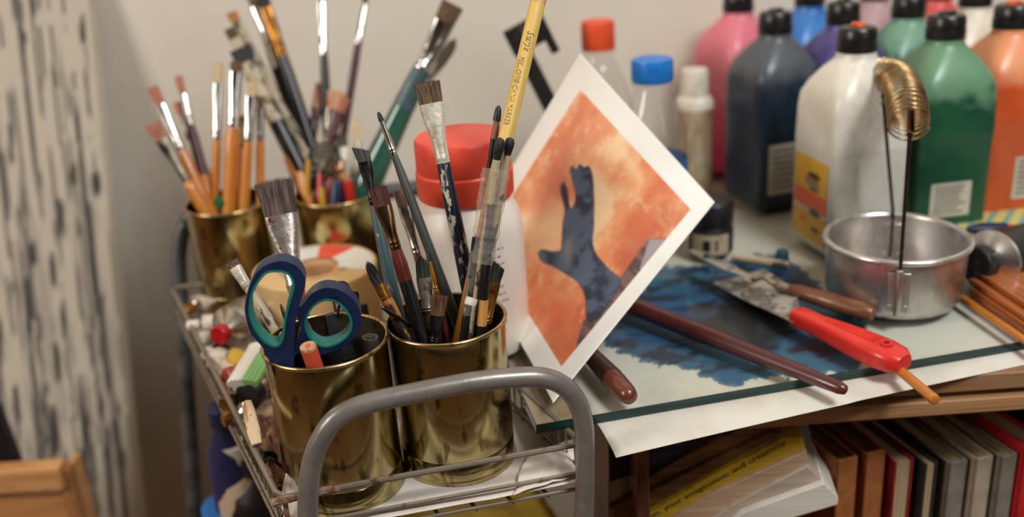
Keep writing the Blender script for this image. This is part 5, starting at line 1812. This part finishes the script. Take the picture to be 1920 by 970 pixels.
# brown handled brush poking out under the card
t, Lr, m0, m1 = lay_rod('paintbrush', 'brown rounded brush handle poking out below the watercolour card', 'paintbrush', (1062, 618), (1184, 748), GL + 0.0074, GL + 0.0074, 0, 0, 0)
mb = MB()
mb.lathe([(0.004, 0.0), (0.0055, Lr * .3), (0.0068, Lr * .62), (0.0072, Lr * .8), (0.0064, Lr * .94), (0.0050, Lr * .985), (0.002, Lr)], 28)
hb = part('handle', mb, pm('brown_lacquer', srgb(112, 56, 40), 0.3, coat=0.5, layers=[(srgb(86, 40, 30), (90, 90, 20), 0.54, 0.12), (srgb(196, 150, 120), (160, 160, 160), 0.76, 0.02)]), t, smooth=60)
mb = MB()
mb.lathe([(0.0056, Lr * .3), (0.0070, Lr * .62), (0.00735, Lr * .74)], 28, cap0=False, cap1=False)
part('dark_dip', mb, pm('dark_brown_dip', srgb(66, 42, 32), 0.35, layers=[(srgb(50, 32, 26), (90, 90, 30), 0.55, 0.1)]), hb, smooth=60)
mb = MB()
mb.lathe([(0.0038, -0.03), (0.0045, 0.0), (0.0042, 0.004)], 24)
part('ferrule', mb, MATS['bronze'](), t, smooth=60)

# red handled scraper
RED = pm('red_plastic', srgb(222, 52, 40), 0.34, layers=[(srgb(206, 40, 32), (40, 40, 40), 0.55, 0.15)], coat=0.2)
ra_, rb_ = (1492, 592), (1696, 682)
t, Lr, m0, m1 = lay_rod('scraper', 'paint scraper with a bright red plastic handle and a paint-crusted triangular blade', 'scraper', ra_, rb_, GL + 0.0095, GL + 0.0085, 0, 0, 0)
mb = MB()
mb.loft([(0, 0.0070, 0.0060, 3), (0.004, 0.0078, 0.0070, 3), (Lr * .22, 0.0072, 0.0070, 3), (Lr * .34, 0.0086, 0.0074, 3.2), (Lr * .6, 0.0114, 0.0082, 3.4), (Lr * .82, 0.0128, 0.0083, 3.2), (Lr * .94, 0.0114, 0.0078, 2.8), (Lr, 0.0070, 0.0057, 2.4)], 32)
hd = part('handle', mb, RED, t, smooth=50)
mb = MB()
for x in (-0.004, 0.0, 0.004):
    mb.tube([(x * 0.5, -0.0072, Lr * .30), (x, -0.0083, Lr * .6), (x * 0.8, -0.0084, Lr * .76)], 0.0008, 6)
part('grip_ridge', mb, RED, hd, smooth=50)
mb = MB()
mb.lathe([(0.0022, -0.0004), (0.0040, -0.0006), (0.0044, 0.0004), (0.0040, 0.0012), (0.0022, 0.0012), (0.0022, -0.0004)], 20, cap0=False, cap1=False)
mb.v = [(v[0], -0.0082 - v[2], Lr * .84 + v[1]) for v in mb.v]
part('hanging_eyelet', mb, RED, hd, smooth=50)
mb = MB()
mb.lathe([(0.0022, 0.0), (0.0001, 0.0)], 16, cap0=False, cap1=False)
mb.v = [(v[0], -0.00835, Lr * .84 + v[1]) for v in mb.v]
part('eyelet_shade', mb, pm('dark_red_hole', srgb(110, 18, 16), 0.6, layers=[(srgb(90, 14, 12), (90, 90, 90), 0.5, 0.1)]), hd, smooth=0)  # flat dark disc: shade inside the eyelet put in as colour
Mi = t.matrix_world.inverted()
bl_ = [Mi @ Vector(onz(x, y, z)) for x, y, z in ((1338, 531, GL + 0.003), (1432, 504, GL + 0.006), (1492, 545, GL + 0.0092), (1502, 588, GL + 0.0092), (1488, 604, GL + 0.0090), (1400, 565, GL + 0.004))]
mb = MB()
n_ = len(bl_)
mb.add(bl_ + [v + Vector((0, 0.0009, 0)) for v in bl_], [tuple(range(n_)), tuple(range(2 * n_ - 1, n_ - 1, -1))] + [(i, (i + 1) % n_, (i + 1) % n_ + n_, i + n_) for i in range(n_)])
part('blade', mb, pm('crusted_blade', srgb(142, 134, 126), 0.45, 0.6, layers=[(srgb(206, 196, 184), (50, 50, 50), 0.50, 0.06), (srgb(70, 64, 60), (90, 90, 60), 0.60, 0.05)], bump=0.8, bscale=(160, 160, 160)), t, smooth=30)

# palette knife with brown wooden handle
t, Lr, m0, m1 = lay_rod('palette_knife', 'palette knife with a worn brown wooden handle touching the aluminium pot', 'palette knife', (1482, 543), (1640, 590), GL + 0.0115, GL + 0.0065, 0, 0, 0)
mb = MB()
mb.loft([(0, 0.0042, 0.0042, 2), (Lr * .1, 0.0056, 0.0056, 2), (Lr * .5, 0.0066, 0.0064, 2), (Lr * .85, 0.0066, 0.0062, 2), (Lr * .97, 0.0056, 0.0054, 2), (Lr, 0.004, 0.004, 2)], 24)
part('handle', mb, pm('worn_brown_wood', srgb(126, 76, 44), 0.4, coat=0.3, layers=[(srgb(94, 54, 32), (90, 90, 18), 0.53, 0.1), (srgb(190, 146, 100), (130, 130, 80), 0.72, 0.03)]), t, smooth=60)
mb = MB()
mb.lathe([(0.0030, -0.012), (0.0036, -0.010), (0.0040, 0.002)], 16)
mb.tube([(0, 0, -0.012), (0.001, -0.004, -0.022), (0.002, 0.0, -0.030)], [0.0022, 0.0018, 0.0026], 10)
part('crusted_shank', mb, pm('crusted_shank', srgb(170, 146, 116), 0.5, 0.3, layers=[(srgb(60, 56, 56), (160, 160, 160), 0.56, 0.06), (srgb(40, 86, 104), (90, 90, 90), 0.64, 0.05)], bump=0.8, bscale=(250, 250, 250)), t, smooth=50)
mb = MB()
mb.loft([(-0.095, 0.002, 0.0004, 2), (-0.085, 0.006, 0.0005, 2.5), (-0.055, 0.008, 0.0005, 2.5), (-0.034, 0.003, 0.0008, 2), (-0.028, 0.002, 0.0012, 2)], 16)
mb.v = [(v[0] * 0.8 + (v[2] + 0.03) * 0.25, v[1] - 0.0002, v[2]) for v in mb.v]
part('blade', mb, pm('smeared_blade', srgb(190, 178, 160), 0.4, 0.6, layers=[(srgb(32, 62, 82), (60, 60, 60), 0.56, 0.06)]), t, smooth=30)
# teal smeared paint tube cap-like clump near the shank
kx = onz(1466, 492, GL)
t = thing('tube_cap', 'small teal tinted bottle cap standing behind the crusted blade', 'cap', loc=kx)
mb = MB()
mb.lathe([(0.0058, 0), (0.0062, 0.001), (0.0050, 0.0095), (0.0040, 0.0108), (0.0, 0.0110)], 20, cap1=False)
part('cap', mb, pm('teal_cap', srgb(44, 92, 108), 0.4, layers=[(srgb(28, 62, 78), (160, 160, 160), 0.52, 0.1)]), t, smooth=45)
# pale brush lying behind
t, Lr, m0, m1 = lay_rod('paintbrush', 'pale cream brush handle lying behind the crusted blade', 'paintbrush', (1372, 482), (1452, 494), GL + 0.004, GL + 0.004, 0, 0, 0)
mb = MB()
mb.lathe([(0.002, 0), (0.0036, 0.003), (0.0042, Lr * .6), (0.0040, Lr)], 18)
part('handle', mb, pm('cream_handle', srgb(206, 190, 160), 0.45, layers=[(srgb(178, 156, 122), (120, 120, 20), 0.55, 0.1)]), t, smooth=60)
mb = MB()
mb.lathe([(0.0041, Lr - 0.001), (0.0036, Lr + 0.012)], 18)
part('ferrule', mb, MATS['silver'](), t, smooth=60)

# orange stick under the red handle
t, Lr, m0, m1 = lay_rod('wooden_stick', 'short orange wooden stick poking out under the red scraper handle', 'stick', (1640, 655), (1754, 751), GL + 0.0030, GL + 0.0030, 0, 0, 0)
mb = MB()
mb.lathe([(0.0030, 0), (0.0033, 0.002), (0.0033, Lr - 0.004), (0.0036, Lr - 0.003), (0.0034, Lr - 0.0005), (0.0024, Lr)], 16)
part('shaft', mb, MATS['orange'](), t, smooth=50)

# ================================================================== BOOKS
def book(label, fx, fy, yfront, wid, hgt, dep, yaw, cover, pages=None, group='upright books under the table', spine=True, openside=None, tilt=0.0):
    """fx, fy: pixel of the top left corner of the edge facing us"""
    p = ony(fx, fy, yfront)
    zb = 0.5185
    t = thing('book', label, 'book', loc=(p[0], p[1], zb), rz=yaw, group=group)
    if tilt:
        t.rotation_euler = (0, tilt, yaw)
    H_ = p[2] - zb
    c = 0.0016
    mb = MB()
    if spine:
        mb.box((0, 0, 0), (wid, 0.0025, H_))
    mb.box((0, 0, 0), (c, dep, H_))
    mb.box((wid - c, 0, 0), (wid, dep, H_))
    part('cover', mb, cover, t, bevel=0.0006)
    mb = MB()
    mb.box((c, 0.003 if spine else 0.002, 0.002), (wid - c, dep - 0.003, H_ - 0.003))
    part('page_block', mb, pages or pm('pages', srgb(190, 166, 128), 0.85, layers=[(srgb(160, 134, 98), (600, 12, 12), 0.55, 0.12)]), t)
    return t


def cloth(nm, a, b):
    return pm(nm, srgb(*a), 0.6, layers=[(srgb(*b), (60, 60, 60), 0.55, 0.15)], bump=0.15, bscale=(900, 900, 900))


BC1 = cloth('book_brown', (178, 112, 60), (150, 88, 44))
BC2 = cloth('book_tan', (172, 104, 58), (146, 84, 46))
BC3 = cloth('book_red', (150, 34, 38), (120, 24, 30))
BC4 = cloth('book_black', (48, 44, 42), (34, 31, 31))
BC5 = cloth('book_grey', (140, 130, 116), (116, 108, 98))
BC6 = cloth('book_pale', (186, 168, 148), (164, 146, 126))
BC7 = cloth('book_grey_blue', (60, 76, 92), (42, 56, 72))
YB = 0.592
book('thick light brown book, first upright book from the left', 1572, 866, YB, 0.0168, 0.2, 0.16, 0.30, BC1, pages=cloth('book_brown_top', (112, 78, 50), (90, 60, 38)))
book('thinner reddish tan book beside the thick brown one', 1626, 852, YB + 0.004, 0.0162, 0.2, 0.15, 0.30, BC2, pages=cloth('book_brown_top', (112, 78, 50), (90, 60, 38)))
book('crimson book with cream pages facing out', 1680, 868, YB + 0.004, 0.0158, 0.2, 0.15, 0.30, BC3, spine=False)
book('narrow black book with cream pages facing out', 1737, 872, YB + 0.004, 0.0105, 0.2, 0.15, 0.30, BC4, spine=False)
book('grey clothbound book with frayed top', 1783, 870, YB + 0.006, 0.0148, 0.2, 0.15, 0.28, BC5)
book('pale beige book between the two grey ones', 1833, 862, YB + 0.006, 0.0142, 0.2, 0.15, 0.28, BC6)
book('grey brown book just left of the bright red one', 1880, 858, YB + 0.006, 0.0135, 0.2, 0.15, 0.28, BC5)
book('bright red book at the right edge of the shelf', 1925, 838, YB + 0.006, 0.020, 0.2, 0.15, 0.28, cloth('book_bright_red', (206, 38, 40), (184, 28, 32)))


def slab(name, label, cat, pix, y0, dy, mat_, sag=0.0, group='magazines and papers stacked slanting in the bookcase'):
    """sheets standing slanted: pix = outline of the edge facing us (pixels), y0 its distance, dy its depth"""
    P = [ony(x, y, y0) for x, y in pix]
    c = np.mean(P, axis=0)
    mb = MB()
    mb.plate([(p[0] - c[0], p[2] - c[2]) for p in P], [], lambda p, d: (p[0] + (d + dy / 2) * 0.12, d + dy / 2, p[1]), dy)
    return solo(name, mb, mat_, label, cat, loc=c, group=group, bevel=0.0006)


def papercol(nm, a, b):
    return pm(nm, srgb(*a), 0.7, layers=[(srgb(*b), (8, 8, 240), 0.52, 0.12)])


YM = 0.575
slab('magazine', 'dark purple magazine at the top of the slanting pile', 'magazine', [(1140, 812), (1330, 806), (1400, 800), (1260, 868), (1142, 905)], YM + 0.022, 0.15, papercol('mag_purple', (66, 56, 84), (40, 34, 48)))
slab('magazine', 'brown edged magazine under the purple one', 'magazine', [(1140, 945), (1280, 858), (1400, 800), (1490, 802), (1300, 880), (1140, 960)], YM + 0.016, 0.15, papercol('mag_brown', (150, 104, 58), (112, 74, 40)))
slab('magazine', 'tan magazine between the brown one and the yellow spine', 'magazine', [(1140, 962), (1300, 882), (1440, 815), (1500, 812), (1320, 900), (1142, 1010)], YM + 0.010, 0.15, papercol('mag_tan', (136, 94, 56), (104, 68, 38)))
ylw = slab('book', 'yellow paperback with black words along its spine, slanting in the bookcase', 'book', [(1142, 1010), (1320, 902), (1470, 822), (1506, 820), (1510, 845), (1330, 925), (1150, 1040)], YM + 0.004, 0.15, papercol('mag_yellow', (206, 168, 34), (188, 148, 28)))
slab('paper_stack', 'beige paper block below the yellow spine', 'paper stack', [(1150, 1042), (1332, 928), (1512, 846), (1516, 872), (1380, 940), (1200, 1060)], YM, 0.15, papercol('mag_beige', (196, 164, 132), (178, 142, 110)))
slab('paper_stack', 'pinkish grey paper sheaf above the white sheets', 'paper stack', [(1210, 1060), (1384, 942), (1514, 874), (1545, 905), (1390, 960), (1290, 1060)], YM - 0.003, 0.15, papercol('mag_grey', (186, 168, 150), (170, 150, 132)))
slab('paper_stack', 'thick white paper block at the bottom of the slanting pile', 'paper stack', [(1290, 1062), (1392, 962), (1546, 907), (1572, 934), (1572, 946), (1470, 976), (1390, 1062)], YM - 0.008, 0.15, papercol('mag_white', (226, 218, 204), (214, 204, 188)))
# words on the yellow spine
a_, b_ = Vector(ony(1195, 982, YM + 0.0035)), Vector(ony(1472, 829, YM + 0.0035))
vs, fs = text_geo('vision, your imagination and creativity', 0.0058)
mxv = max(v[0] for v in vs)
dxy = (b_ - a_)
dirv = dxy.normalized()
upn = Vector((-dirv.z, 0, dirv.x))
mb = MB()
mb.add([a_ + dirv * (v[0] / mxv * dxy.length) + upn * (v[1] - 0.002) - ylw.location for v in vs], fs)
wo = part('lettering', mb, MARKK, ylw, smooth=0)

# ================================================================== THINGS IN THE BASKET
def tube_of_paint(label, capPx, endPx, z0, z1, r, body, capm, sh=None, caplen=0.010, capr=0.6, off=None, group='paint tubes lying in the wire basket'):
    A = Vector(onz(*capPx, z0))
    B = A + Vector(off) if off else Vector(onz(*endPx, z1))
    M = frame(A, B - A, toward=tuple(A + Vector((0, 0, 1))))
    L_ = (B - A).length
    t = thing('paint_tube', label, 'paint tube', M=M, group=group)
    mb = MB()
    mb.lathe([(r * capr * .9, 0), (r * capr, 0.001), (r * capr, caplen - 0.001), (r * capr * .92, caplen)], 18)
    part('tube_cap', mb, capm, t, smooth=40)
    mb = MB()
    mb.lathe([(r * capr * .7, caplen - 0.0005), (r * capr * .75, caplen + 0.001), (r * .96, caplen + r * .5), (r, caplen + r * .5 + 0.001)], 24)
    part('tube_shoulder', mb, sh or MATS['silver'](), t, smooth=40)
    mb = MB()
    s0_ = caplen + r * .5
    mb.loft([(s0_, r, r, 2), (s0_ + (L_ - s0_) * .4, r * 1.02, r * .85, 2), (s0_ + (L_ - s0_) * .8, r * 1.12, r * .35, 2.4), (L_ - 0.004, r * 1.2, r * .10, 3), (L_, r * 1.2, r * .10, 3)], 24)
    part('tube_body', mb, body, t, smooth=50)
    return t


SILT = pm('tube_metal', srgb(206, 200, 192), 0.3, 0.9, layers=[(srgb(166, 150, 130), (60, 60, 60), 0.56, 0.1), (srgb(190, 120, 60), (70, 70, 70), 0.68, 0.04)], bump=0.4, bscale=(120, 120, 120))
tube_of_paint('silver paint tube with a red cap in the wire basket', (409, 631), (470, 560), TRAY + 0.038, TRAY + 0.046, 0.0170, SILT, pm('cap_red', srgb(190, 24, 30), 0.3, layers=[(srgb(164, 18, 24), (160, 160, 160), 0.55, 0.1)]), capr=0.46, caplen=0.008, off=(0.030, 0.075, 0.000))
tube_of_paint('slim white and tan paint tube behind the red capped one', (352, 612), (440, 600), TRAY + 0.026, TRAY + 0.028, 0.0075, pm('tube_white', srgb(214, 202, 184), 0.4, layers=[(srgb(190, 160, 130), (60, 60, 60), 0.58, 0.08)]), OFFW)
tube_of_paint('black capped paint tube in front with an orange body', (463, 742), (520, 706), TRAY + 0.024, TRAY + 0.012, 0.0098, pm('tube_brown', srgb(150, 100, 70), 0.45, layers=[(srgb(110, 70, 48), (60, 60, 60), 0.55, 0.1), (srgb(206, 120, 50), (50, 50, 50), 0.66, 0.05)]), BLACK, capr=1.0, caplen=0.010, off=(0.022, 0.062, -0.008))
tube_of_paint('paint tube with a dull red end beside the black capped tube', (425, 715), (500, 690), TRAY + 0.026, TRAY + 0.024, 0.0105, pm('tube_red', srgb(150, 62, 54), 0.45, layers=[(srgb(110, 48, 42), (60, 60, 60), 0.55, 0.1)]), pm('cap_dullred', srgb(168, 70, 60), 0.4, layers=[(srgb(140, 54, 48), (90, 90, 90), 0.55, 0.1)]), capr=0.9, caplen=0.012)
tube_of_paint('pale cream paint tube lying along the basket side', (388, 662), (452, 700), TRAY + 0.022, TRAY + 0.020, 0.0095, pm('tube_cream', srgb(214, 200, 176), 0.45, layers=[(srgb(186, 160, 124), (60, 60, 60), 0.58, 0.08)]), OFFW)
tube_of_paint('yellow paint tube under the silver red capped tube', (402, 668), (468, 676), TRAY + 0.027, TRAY + 0.024, 0.0080, pm('tube_yellow', srgb(222, 180, 60), 0.4, layers=[(srgb(206, 160, 44), (60, 60, 60), 0.55, 0.1)]), OFFW)
tube_of_paint('white paint tube with a chipped end beside the black cap', (437, 730), (470, 690), TRAY + 0.020, TRAY + 0.024, 0.0075, pm('tube_white2', srgb(222, 216, 206), 0.4, layers=[(srgb(196, 186, 172), (60, 60, 60), 0.58, 0.08)]), OFFW, caplen=0.006)
tube_of_paint('dusky orange paint tube low at the basket side', (418, 790), (470, 770), TRAY + 0.012, TRAY + 0.012, 0.0080, pm('tube_orange', srgb(196, 116, 50), 0.45, layers=[(srgb(120, 76, 40), (60, 60, 60), 0.55, 0.1)]), MATS['amber']())
tube_of_paint('grubby white paint tube at the back of the basket under the silver one', (372, 640), (450, 615), TRAY + 0.020, TRAY + 0.022, 0.0100, _mats['tube_white'], OFFW)
tube_of_paint('brown stained paint tube along the basket rail behind the wooden stick', (420, 760), (470, 722), TRAY + 0.018, TRAY + 0.016, 0.0085, _mats['tube_brown'], MATS['amber']())
tube_of_paint('tan paint tube at the far left corner of the basket', (345, 585), (392, 560), TRAY + 0.020, TRAY + 0.020, 0.0085, _mats['tube_cream'], MATS['amber']())
tube_of_paint('silver paint tube lying flat between the green tube and the rail', (415, 695), (462, 660), TRAY + 0.016, TRAY + 0.020, 0.0090, SILT, OFFW)
# green and white flattened tube
gq = [(452, 672), (498, 650), (520, 712), (440, 705)]
P = [onz(x, y, z) for (x, y), z in zip([(457, 655), (502, 648), (508, 722), (437, 716)], (TRAY + 0.040, TRAY + 0.042, TRAY + 0.034, TRAY + 0.032))]
c = np.mean(P, axis=0)
ex_, ey_ = Vector((P[1] - P[0] + P[2] - P[3]) / 2), Vector((P[0] - P[3] + P[1] - P[2]) / 2)
zx = ex_.cross(ey_).normalized()
Mx_ = Matrix(((ex_.normalized().x, (zx.cross(ex_.normalized())).x, zx.x, c[0]), (ex_.normalized().y, (zx.cross(ex_.normalized())).y, zx.y, c[1]), (ex_.normalized().z, (zx.cross(ex_.normalized())).z, zx.z, c[2]), (0, 0, 0, 1)))
t = thing('paint_tube', 'flattened white and light green paint tube against the front left tin', 'paint tube', M=Mx_, group='paint tubes lying in the wire basket')
lx, ly_ = ex_.length / 2, ey_.length / 2
mb = MB()
for k, (a, b, mi) in enumerate(((-1, 0.12, 0), (0.12, 1, 1))):
    n = 12
    rs = []
    for i in range(n + 1):
        x = lx * (a + (b - a) * i / n)
        hz = 0.0045 * math.sqrt(max(0.05, 1 - (x / lx) ** 2)) + 0.0006 * math.sin(i * 1.9)
        rs.append([(x, -ly_, -hz), (x, ly_, -hz), (x, ly_, hz), (x, -ly_, hz)])
    mb.rings(rs, True, True, mi)
part('tube_body', mb, [pm('tube_white3', srgb(224, 216, 204), 0.4, layers=[(srgb(200, 190, 176), (200, 20, 20), 0.58, 0.08)]), pm('tube_green', srgb(140, 186, 112), 0.45, layers=[(srgb(122, 168, 96), (40, 40, 40), 0.55, 0.15)])], t, smooth=30)
mb = MB()
mb.box((-lx * 1.02, ly_ - 0.003, -0.0022), (lx * 1.02, ly_ + 0.002, 0.0022))
part('crimp', mb, SILT, t, bevel=0.0006)
# stained wooden stick and scraps in front of the basket side
P0, P1 = D(462, 752, 0.600), D(482, 835, 0.580)
t = thing('wood_stick', 'pale split wooden stick poking up through the basket', 'stick', M=frame(P1, P0 - P1))
L_ = float(np.linalg.norm(P1 - P0))
mb = MB()
mb.loft([(0, 0.0030, 0.0018, 4), (L_ * .3, 0.0040, 0.0018, 4), (L_ * .8, 0.0036, 0.0018, 4), (L_ * .97, 0.0030, 0.0016, 3), (L_, 0.0008, 0.0008, 3)], 16)
part('shaft', mb, pm('pale_stained_wood', srgb(206, 178, 140), 0.7, layers=[(srgb(150, 110, 78), (160, 160, 50), 0.52, 0.07), (srgb(50, 42, 38), (160, 160, 110), 0.60, 0.04), (srgb(226, 214, 196), (120, 120, 60), 0.60, 0.04)], bump=0.5, bscale=(300, 300, 60)), t, smooth=30)


def crumple(name, label, cat, pix, zs, mat_, amp=0.004, thick=0.0005, res=26, seed=1, group=None, corner_z=None):
    """a crumpled sheet spanning four photo points (tl, tr, br, bl) at heights zs"""
    Q = [onz(x, y, z) for (x, y), z in zip(pix, zs)]
    c = np.mean(Q, axis=0)
    mb = MB()
    for j in range(res):
        for i in range(res):
            u, v = i / (res - 1), j / (res - 1)
            p = Q[0] * (1 - u) * (1 - v) + Q[1] * u * (1 - v) + Q[2] * u * v + Q[3] * (1 - u) * v
            nz = (float(vnoise(u * 4, v * 4, seed, 3)) - 0.5) * 2 * amp
            nx = (float(vnoise(u * 3 + 7, v * 3, seed + 4, 3)) - 0.5) * 2 * amp
            mb.v.append((p[0] - c[0] + nx, p[1] - c[1] + nx * .5, p[2] - c[2] + nz))
    for j in range(res - 1):
        for i in range(res - 1):
            a = j * res + i
            mb.f.append((a, a + 1, a + res + 1, a + res))
            mb.mi.append(0)
    o = solo(name, mb, mat_, label, cat, loc=c, group=group, smooth=50)
    s_ = o.modifiers.new('thickness', 'SOLIDIFY')
    s_.thickness = thick
    return o


WPAP = pm('tissue_white', srgb(232, 220, 208), 0.85, layers=[(srgb(220, 202, 186), (25, 25, 25), 0.58, 0.12), (srgb(206, 120, 70), (60, 60, 60), 0.80, 0.02)], bump=0.2, bscale=(120, 120, 120))
crumple('paper_towel', 'white crumpled paper lining the front of the wire basket under the tins', 'paper', [(560, 880), (985, 850), (1085, 845), (560, 985)][:0] + [(540, 800), (1075, 760), (1091, 903), (532, 1012)], (TRAY + 0.0015,) * 4, WPAP, 0.0016, res=44)
crumple('paper_scrap', 'white paper scrap rising at the right end of the front basket rail', 'paper', [(985, 856), (1090, 812), (1092, 885), (960, 930)], (TRAY + 0.006, TRAY + 0.012, TRAY + 0.006, TRAY + 0.004), WPAP, 0.002, res=24, seed=5)
crumple('paper_scrap', 'torn white paper corner sticking up between the tin and the grey tube', 'paper', [(536, 888), (566, 905), (572, 985), (520, 960)], (TRAY + 0.028, TRAY + 0.020, TRAY + 0.003, TRAY + 0.002), WPAP, 0.002, res=16, seed=8)
crumple('leather_scrap', 'brown crumpled leathery scrap beside the front left tin', 'scrap', [(480, 770), (512, 780), (545, 900), (505, 910)], (TRAY + 0.024, TRAY + 0.020, TRAY + 0.008, TRAY + 0.012), pm('brown_scrap', srgb(150, 102, 76), 0.6, layers=[(srgb(110, 70, 50), (60, 60, 60), 0.54, 0.1), (srgb(196, 160, 130), (90, 90, 90), 0.66, 0.05)], bump=0.5, bscale=(160, 160, 160)), 0.005, res=24, seed=3)
crumple('paint_rag', 'stained beige rag stuffed under the paint tubes in the basket', 'rag', [(360, 600), (470, 590), (530, 800), (455, 830)], (TRAY + 0.012,) * 4, pm('rag', srgb(186, 160, 128), 0.85, layers=[(srgb(120, 92, 66), (40, 40, 40), 0.55, 0.1), (srgb(216, 200, 180), (50, 50, 50), 0.62, 0.06)], bump=0.5, bscale=(200, 200, 200)), 0.007, thick=0.001, res=34, seed=6)
mb = MB()
dk_ = onz(505, 865, TRAY + 0.014)
mb.loft([(-0.008, 0.005, 0.0015, 3), (0.004, 0.006, 0.0018, 3), (0.008, 0.003, 0.0012, 3)], 16)
mb.tube(smooth_path([(0.006, -0.002, -0.006), (0.008, -0.006, 0.0), (0.003, -0.007, 0.006), (-0.003, -0.004, 0.003)], 6), 0.0012, 8)
solo('hook_clip', mb, pm('dark_clip', srgb(34, 31, 30), 0.3, 0.5, layers=[(srgb(140, 130, 116), (200, 200, 200), 0.66, 0.05)]), 'small dark metal clip lying against the basket side by the front left tin', 'clip', loc=dk_, bevel=0.001)

# lower basket: bottles seen through the wires
def low_bottle(name, label, px, py, r, h, mat_, capm, caph=0.014, capr=0.6):
    p = ony(px, py, 0.70)
    zb = 0.501
    t = thing(name, label, 'bottle', loc=(p[0], p[1], zb), group='bottles in the lower basket of the trolley')
    h = p[2] - zb
    mb = MB()
    mb.lathe([(r * .9, 0), (r, 0.003), (r, h * .78), (r * .9, h * .88), (r * capr * .9, h * .97), (r * capr * .85, h)], 32)
    part('bottle_body', mb, mat_, t, smooth=50)
    mb = MB()
    mb.lathe([(r * capr, h - 0.002), (r * capr * 1.04, h), (r * capr * 1.02, h + caph), (r * capr * .8, h + caph + 0.001)], 28)
    part('bottle_cap', mb, capm, t, smooth=40)
    return t


low_bottle('ink_bottle', 'dark blue bottle low behind the basket wires', 425, 790, 0.022, 0.1, pm('deep_blue', srgb(44, 46, 92), 0.4, layers=[(srgb(32, 34, 68), (50, 50, 50), 0.55, 0.1)]), MATS['blueh']())
low_bottle('varnish_bottle', 'pale translucent bottle low behind the basket wires', 450, 850, 0.026, 0.1, pm('pale_bottle', srgb(206, 182, 158), 0.4, layers=[(srgb(176, 146, 120), (40, 40, 20), 0.55, 0.1)]), OFFW, capr=0.7)
t1 = low_bottle('ink_bottle', 'black bottle with an orange spot in the lower basket', 488, 868, 0.034, 0.1, pm('black_ink', srgb(26, 24, 24), 0.35, layers=[(srgb(206, 120, 40), (50, 50, 50), 0.73, 0.015)]), BLACK)
low_bottle('paint_pot', 'bright blue capped pot at the bottom edge of the photo', 432, 968, 0.024, 0.1, BLACK, pm('cap_blue', srgb(30, 124, 208)), capr=0.9, caph=0.012)
crumple('plastic_sheet', 'yellow plastic sheet on the lower basket seen under the front rail', 'plastic sheet', [(600, 905), (1000, 905), (1060, 985), (560, 985)], (0.545, 0.545, 0.545, 0.545), pm('yellow_plastic', srgb(196, 164, 50), 0.4, layers=[(srgb(150, 120, 40), (30, 30, 30), 0.55, 0.12)]), 0.006, res=20, seed=12)
